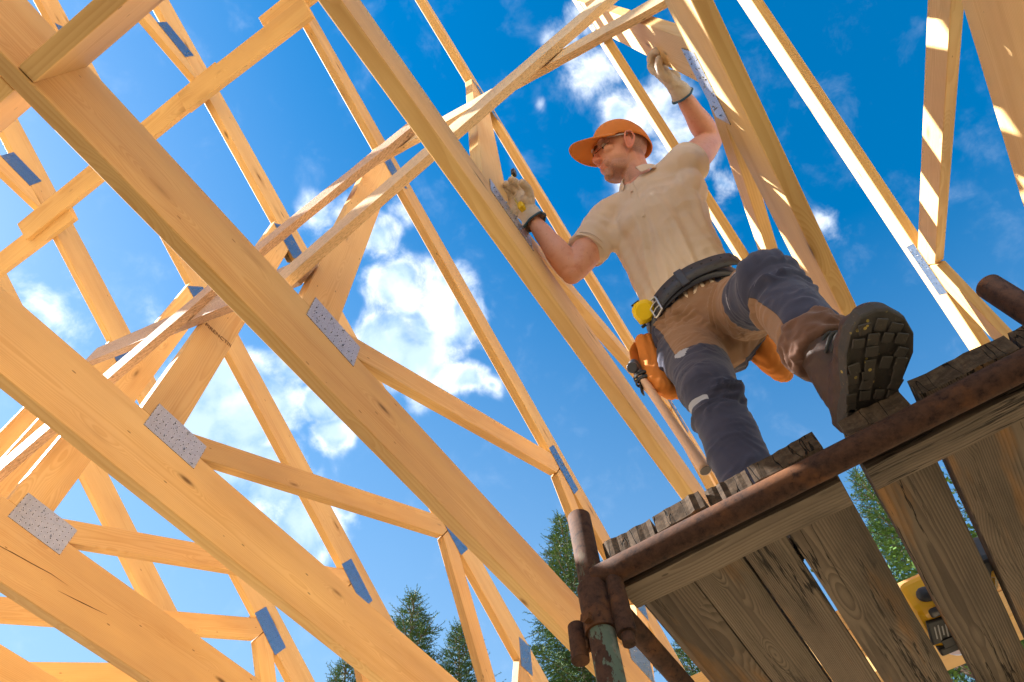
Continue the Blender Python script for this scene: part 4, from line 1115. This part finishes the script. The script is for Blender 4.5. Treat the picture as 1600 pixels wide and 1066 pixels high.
for s in (-1, 1):
    bm = bmesh.new(); tube(bm, [hd(.070, s*.067, .026), hd(.03, s*.078, .024), hd(-.004, s*.081, .026)], [(.0015, .0032)]*3, ref=HU, n=8)
    worn('glasses_arm', bm, M['smoke'])
bm = bmesh.new(); tube(bm, [hd(.112, -.008, .022), hd(.114, 0, .024), hd(.112, .008, .022)], [.0022]*3, n=8)
worn('nose_bridge', bm, M['smoke'])
#, simple('smoked_clear_plastic', (.32, .30, .32), .15))

# gloved hands
def hand(wrist, fdir, pn, curl, thumb_side, thumb_curl, spread=.0):
    """palm at the wrist; fingers bend towards the palm normal pn; the thumb leaves the side of the palm."""
    K = 1.13; D = V(fdir).normalized(); N_ = V(pn); N_ = (N_-D*N_.dot(D)).normalized(); S_ = D.cross(N_)*thumb_side
    W = lambda f, s, u: wrist+(D*f+S_*s+N_*u)*K
    bm = bmesh.new()
    tube(bm, [W(.0, 0, -.004), W(.03, 0, -.002), W(.065, .001, 0), W(.096, .0, .002)], [(.033, .023), (.040, .021), (.046, .019), (.044, .016)], ref=-N_, n=24)
    ell(bm, W(.035, .024, .012), (.030, .020, .018), Matrix((D, S_, N_)).transposed())
    ell(bm, W(.040, -.024, .010), (.030, .016, .016), Matrix((D, S_, N_)).transposed())
    for i, (s0, L, r_) in enumerate(((.033, .072, .0118), (.011, .080, .0122), (-.012, .075, .0118), (-.034, .060, .0108))):
        p = W(.094, s0, .0); a = curl[i][0]; pts = [W(.066, s0*.95, 0), p]; rad = [r_*1.05, r_*1.1]
        for k, fr_ in enumerate((.44, .32, .24)):
            dr = (D*math.cos(a)+N_*math.sin(a)+S_*spread*(1.5-i)*.1).normalized(); p = p+dr*L*fr_*K; pts.append(p); rad.append(r_*(1.08-.07*k)); a += curl[i][1]
        tube(bm, pts, rad, ref=S_, n=14, sub=5)
    a = thumb_curl[0]; p = W(.028, .036, .008); pts = [W(.014, .020, .006), p]; rad = [.016, .0155]
    for k, fr_ in enumerate((.036, .030)):
        dr = (D*math.cos(a)*.75+S_*.55*(1-k*.7)+N_*math.sin(a)).normalized(); p = p+dr*fr_; pts.append(p); rad.append(.0138-.0012*k); a += thumb_curl[1]
    tube(bm, pts, rad, ref=N_, n=14, sub=5)
    return bm, D, S_, N_
def glove(wrist, fdir, pn, curl, ts, tc, arm):
    bm, D, S_, N_ = hand(wrist, fdir, pn, curl, ts, tc)
    b2 = merged(bm, .0030, 2)
    for v in b2.verts:
        v.co += v.normal*(fold_noise(v.co, (40, 40, 60), wrist.x*9)*.0022+.0008)
    g_ = worn('glove', b2, M['glovepad'])
    ad = (V(arm)-wrist).normalized(); bm = bmesh.new(); rows = []; n = 32
    sx, vx = frame_of(-ad, N_)
    for j in range(9):
        s = j/8; c_ = wrist+D*.018*(1-s)+ad*.050*s; ru, rv = .036+.010*s, .026+.015*s; row = []
        for i in range(n):
            a = 2*PI*i/n; k_ = 1+.05*math.sin(a*3+j*.8)+.03*math.sin(a*7+1.3*j)
            row.append(bm.verts.new(c_+sx*ru*k_*math.cos(a)+vx*rv*k_*math.sin(a)))
        rows.append(row)
    for r0, r1 in zip(rows, rows[1:]):
        for k in range(n): bm.faces.new((r0[k], r0[(k+1) % n], r1[(k+1) % n], r1[k]))
    edge = [v.co.copy() for v in rows[-1]]
    cu = worn('glove_cuff', bm, M['glovepad']); md = cu.modifiers.new('t', 'SOLIDIFY'); md.thickness = .0022
    bm = bmesh.new(); edge.append(edge[0]); tube(bm, edge, [.0042]*len(edge), ref=ad, n=8, sub=2, cap=False, rnd=False)
    worn('cuff_binding', bm, M['gloveblue'])
glove(WR, (-.30, .12, .94), (-.93, .25, -.28), [(.35, .85), (.40, .9), (.45, .9), (.5, .95)], 1, (.75, .5), ER)
glove(WL, (-.58, .16, .80), (-.62, -.70, -.10), [(.75, .85), (.80, .9), (.85, .9), (.9, .95)], -1, (.5, .4), EL)

# ------------------------------------------------------------------ things on the worker
tm = empty('tape_measure', (1.118, .110, 1.962))
bm = bmesh.new()
prof = [(-.036, -.032), (.030, -.036), (.038, -.020), (.036, .020), (.018, .036), (-.018, .038), (-.036, .018)]
a = [bm.verts.new((x, -.019, z)) for x, z in prof]; b_ = [bm.verts.new((x, .019, z)) for x, z in prof]
bm.faces.new(a); bm.faces.new(b_[::-1])
for i in range(len(prof)): bm.faces.new((a[i], b_[i], b_[(i+1) % 7], a[(i+1) % 7]))
bmesh.ops.bevel(bm, geom=list(bm.edges), offset=.006, segments=3, affect='EDGES')
RT = (.35, .15, -.85)
ty = (V(tm.location)+V((0, -.02, -.1))).normalized(); tz = V((-.6, .15, .8)); tz = (tz-ty*tz.dot(ty)).normalized(); tx_ = ty.cross(tz)
tm.rotation_euler = Matrix((tx_, ty, tz)).transposed().to_euler()
obj('case', bm, M['yellow'], tm, smooth=True)
bm = bmesh.new(); cyl(bm, (0, -.0215, .001), (0, -.018, .001), .026, .028, n=36); cyl(bm, (0, .018, .001), (0, .0215, .001), .028, .026, n=36); obj('side_disc', bm, M['yellow'], tm)
for c_, s_ in (((.034, 0, -.032), (.022, .022, .012)), ((-.006, 0, .0385), (.03, .024, .006)), ((-.03, 0, -.034), (.016, .03, .01))):
    bm = bmesh.new(); box(bm, c_, s_, bev=.0025); obj('bumper', bm, M['black'], tm)
bm = bmesh.new(); box(bm, (.012, .0235, .0), (.018, .003, .06), bev=.001); obj('belt_clip', bm, M['steel'], tm)
tag(tm, 'bright yellow tape measure clipped to the man\'s belt', 'tape measure')

hm = empty('hammer', (1.20, .19, 1.70))
h0, h1 = V((1.178, .208, 1.735)), V((1.236, .160, 1.335))
bm = bmesh.new(); tube(bm, [(h0-hm.location), (h0.lerp(h1, .3)-hm.location), (h0.lerp(h1, .7)-hm.location), (h1-hm.location)], [(.0125, .0165), (.0125, .016), (.0135, .0175), (.0155, .0195)], ref=(-1, .2, 0), n=22, rnd=False)
obj('handle', bm, M['handle'], hm, smooth=True)
bm = bmesh.new(); q = h1-hm.location; dq = (h1-h0).normalized(); cyl(bm, q+dq*.0004, q+dq*.002, .0150, .0135, n=22); obj('handle_end', bm, simple('grey_end_grain', (.22, .19, .17), .8, nscale=200), hm)
hc = V((1.170, .212, 1.79)); hx = V((-.62, .12, -.76)).normalized(); bm = bmesh.new()
L_ = lambda s: hc+hx*s-hm.location
tube(bm, [L_(.045), L_(.030)], [.0170, .0170], ref=(0, 1, 0), n=24, sub=1, rnd=False); tube(bm, [L_(.030), L_(.012), L_(-.012)], [.0165, .0125, .0150], ref=(0, 1, 0), n=20, rnd=False)
tube(bm, [L_(-.010), L_(-.03)+V((.01, 0, -.005)), L_(-.05)+V((.03, 0, -.02))], [(.015, .014), (.014, .010), (.011, .004)], ref=(0, 1, 0), n=16)
tube(bm, [hc-hm.location+(h0-hc)*-.3, h0-hm.location], [.0165, .0155], n=18)
b2 = merged(bm, .002, 2); obj('head', b2, M['hammersteel'], hm, smooth=True)
tag(hm, 'wooden-handled hammer hanging head up at the man\'s hip', 'hammer')
hl = empty('hammer_loop', (1.19, .18, 1.76))
bm = bmesh.new()
for k in range(2):
    c_ = V((1.180-hl.location.x+.004*k, .207-hl.location.y, 1.745-hl.location.z-.018*k)); ring = []
    for i in range(17):
        a = 2*PI*i/16; ring.append(c_+V((.020*math.cos(a), .024*math.sin(a), .006*math.cos(a))))
    tube(bm, ring, [(.0025, .0085)]*17, ref=(0, 0, 1), n=8, sub=2, cap=False, rnd=False)
obj('ring', bm, M['black'], hl, smooth=True)
bm = bmesh.new(); tube(bm, [(.0, .0, .18), (.004, .004, .08), (-.006, .012, .0), (-.012, .036, -.05), (-.006, .044, -.085)], [(.013, .003)]*5, ref=(0, 1, 0), n=12); obj('strap', bm, M['black'], hl, smooth=True)
tag(hl, 'black loop strap on the belt holding the hammer', 'hammer loop')
def pouch(loc, rot, size, lab):
    r = empty('tool_pouch', loc); r.rotation_euler = rot
    bm = bmesh.new(); sx, sy, sz = size
    tube(bm, [(0, 0, sz*.5), (0, .006, sz*.15), (0, .008, -sz*.25), (0, 0, -sz*.5)], [(sx*.48, sy*.5), (sx*.5, sy*.62), (sx*.47, sy*.62), (sx*.36, sy*.42)], ref=(0, 1, 0), n=26)
    b2 = merged(bm, .004, 2)
    for v in b2.verts: v.co += v.normal*(fold_noise(v.co, (60, 20, 9))*.005)
    obj('bag', b2, M['pouch'], r, smooth=True)
    bm = bmesh.new(); tube(bm, [(0, .02, sz*.52), (0, .045, sz*.40), (0, .052, sz*.05), (0, .046, -sz*.12)], [(sx*.46, .003), (sx*.52, .003), (sx*.50, .003), (sx*.32, .003)], ref=(0, 1, 0), n=20, rnd=False); obj('flap', bm, M['pouch'], r, smooth=True)
    bm = bmesh.new(); tube(bm, [(-sx*.2, .056, sz*.3), (-sx*.2, .060, -sz*.3)], [.003]*2, n=6); tube(bm, [(sx*.2, .056, sz*.3), (sx*.2, .060, -sz*.3)], [.003]*2, n=6); obj('stitching', bm, simple('pale_thread', (.8, .5, .25), .8, bstr=0), r)
    return tag(r, lab, 'tool pouch', 'orange suede tool pouches on the belt')
pouch((1.212, .150, 1.795), (.05, .0, -.5), (.115, .055, .25), 'orange suede tool pouch at the man\'s hip behind the hammer')
pouch((1.345, -.125, 1.80), (.1, .0, 2.9), (.13, .07, .25), 'orange suede tool pouch showing below the man\'s raised thigh')

# folding rule end and marker held against the upright board
tb = empty('measuring_tape', (.735, .300, 2.55))
bm = bmesh.new(); tube(bm, [(.012, .006, -.16), (.004, .012, -.02), (.012, .012, .14), (.030, .013, .33)], [(.0085, .0012)]*4, ref=(0, 1, 0), n=8, rnd=False); obj('blade', bm, M['blade'], tb)
bm = bmesh.new(); box(bm, (.036, .008, .385), (.024, .018, .085), Matrix.Rotation(.08, 3, 'Y'), bev=.004); obj('hook_end', bm, M['black'], tb)
bm = bmesh.new(); box(bm, (.022, -.004, -.13), (.035, .022, .06), bev=.006); obj('case', bm, M['yellow'], tb)
tag(tb, 'yellow tape blade with black end held upright in the man\'s right glove', 'measuring tape')
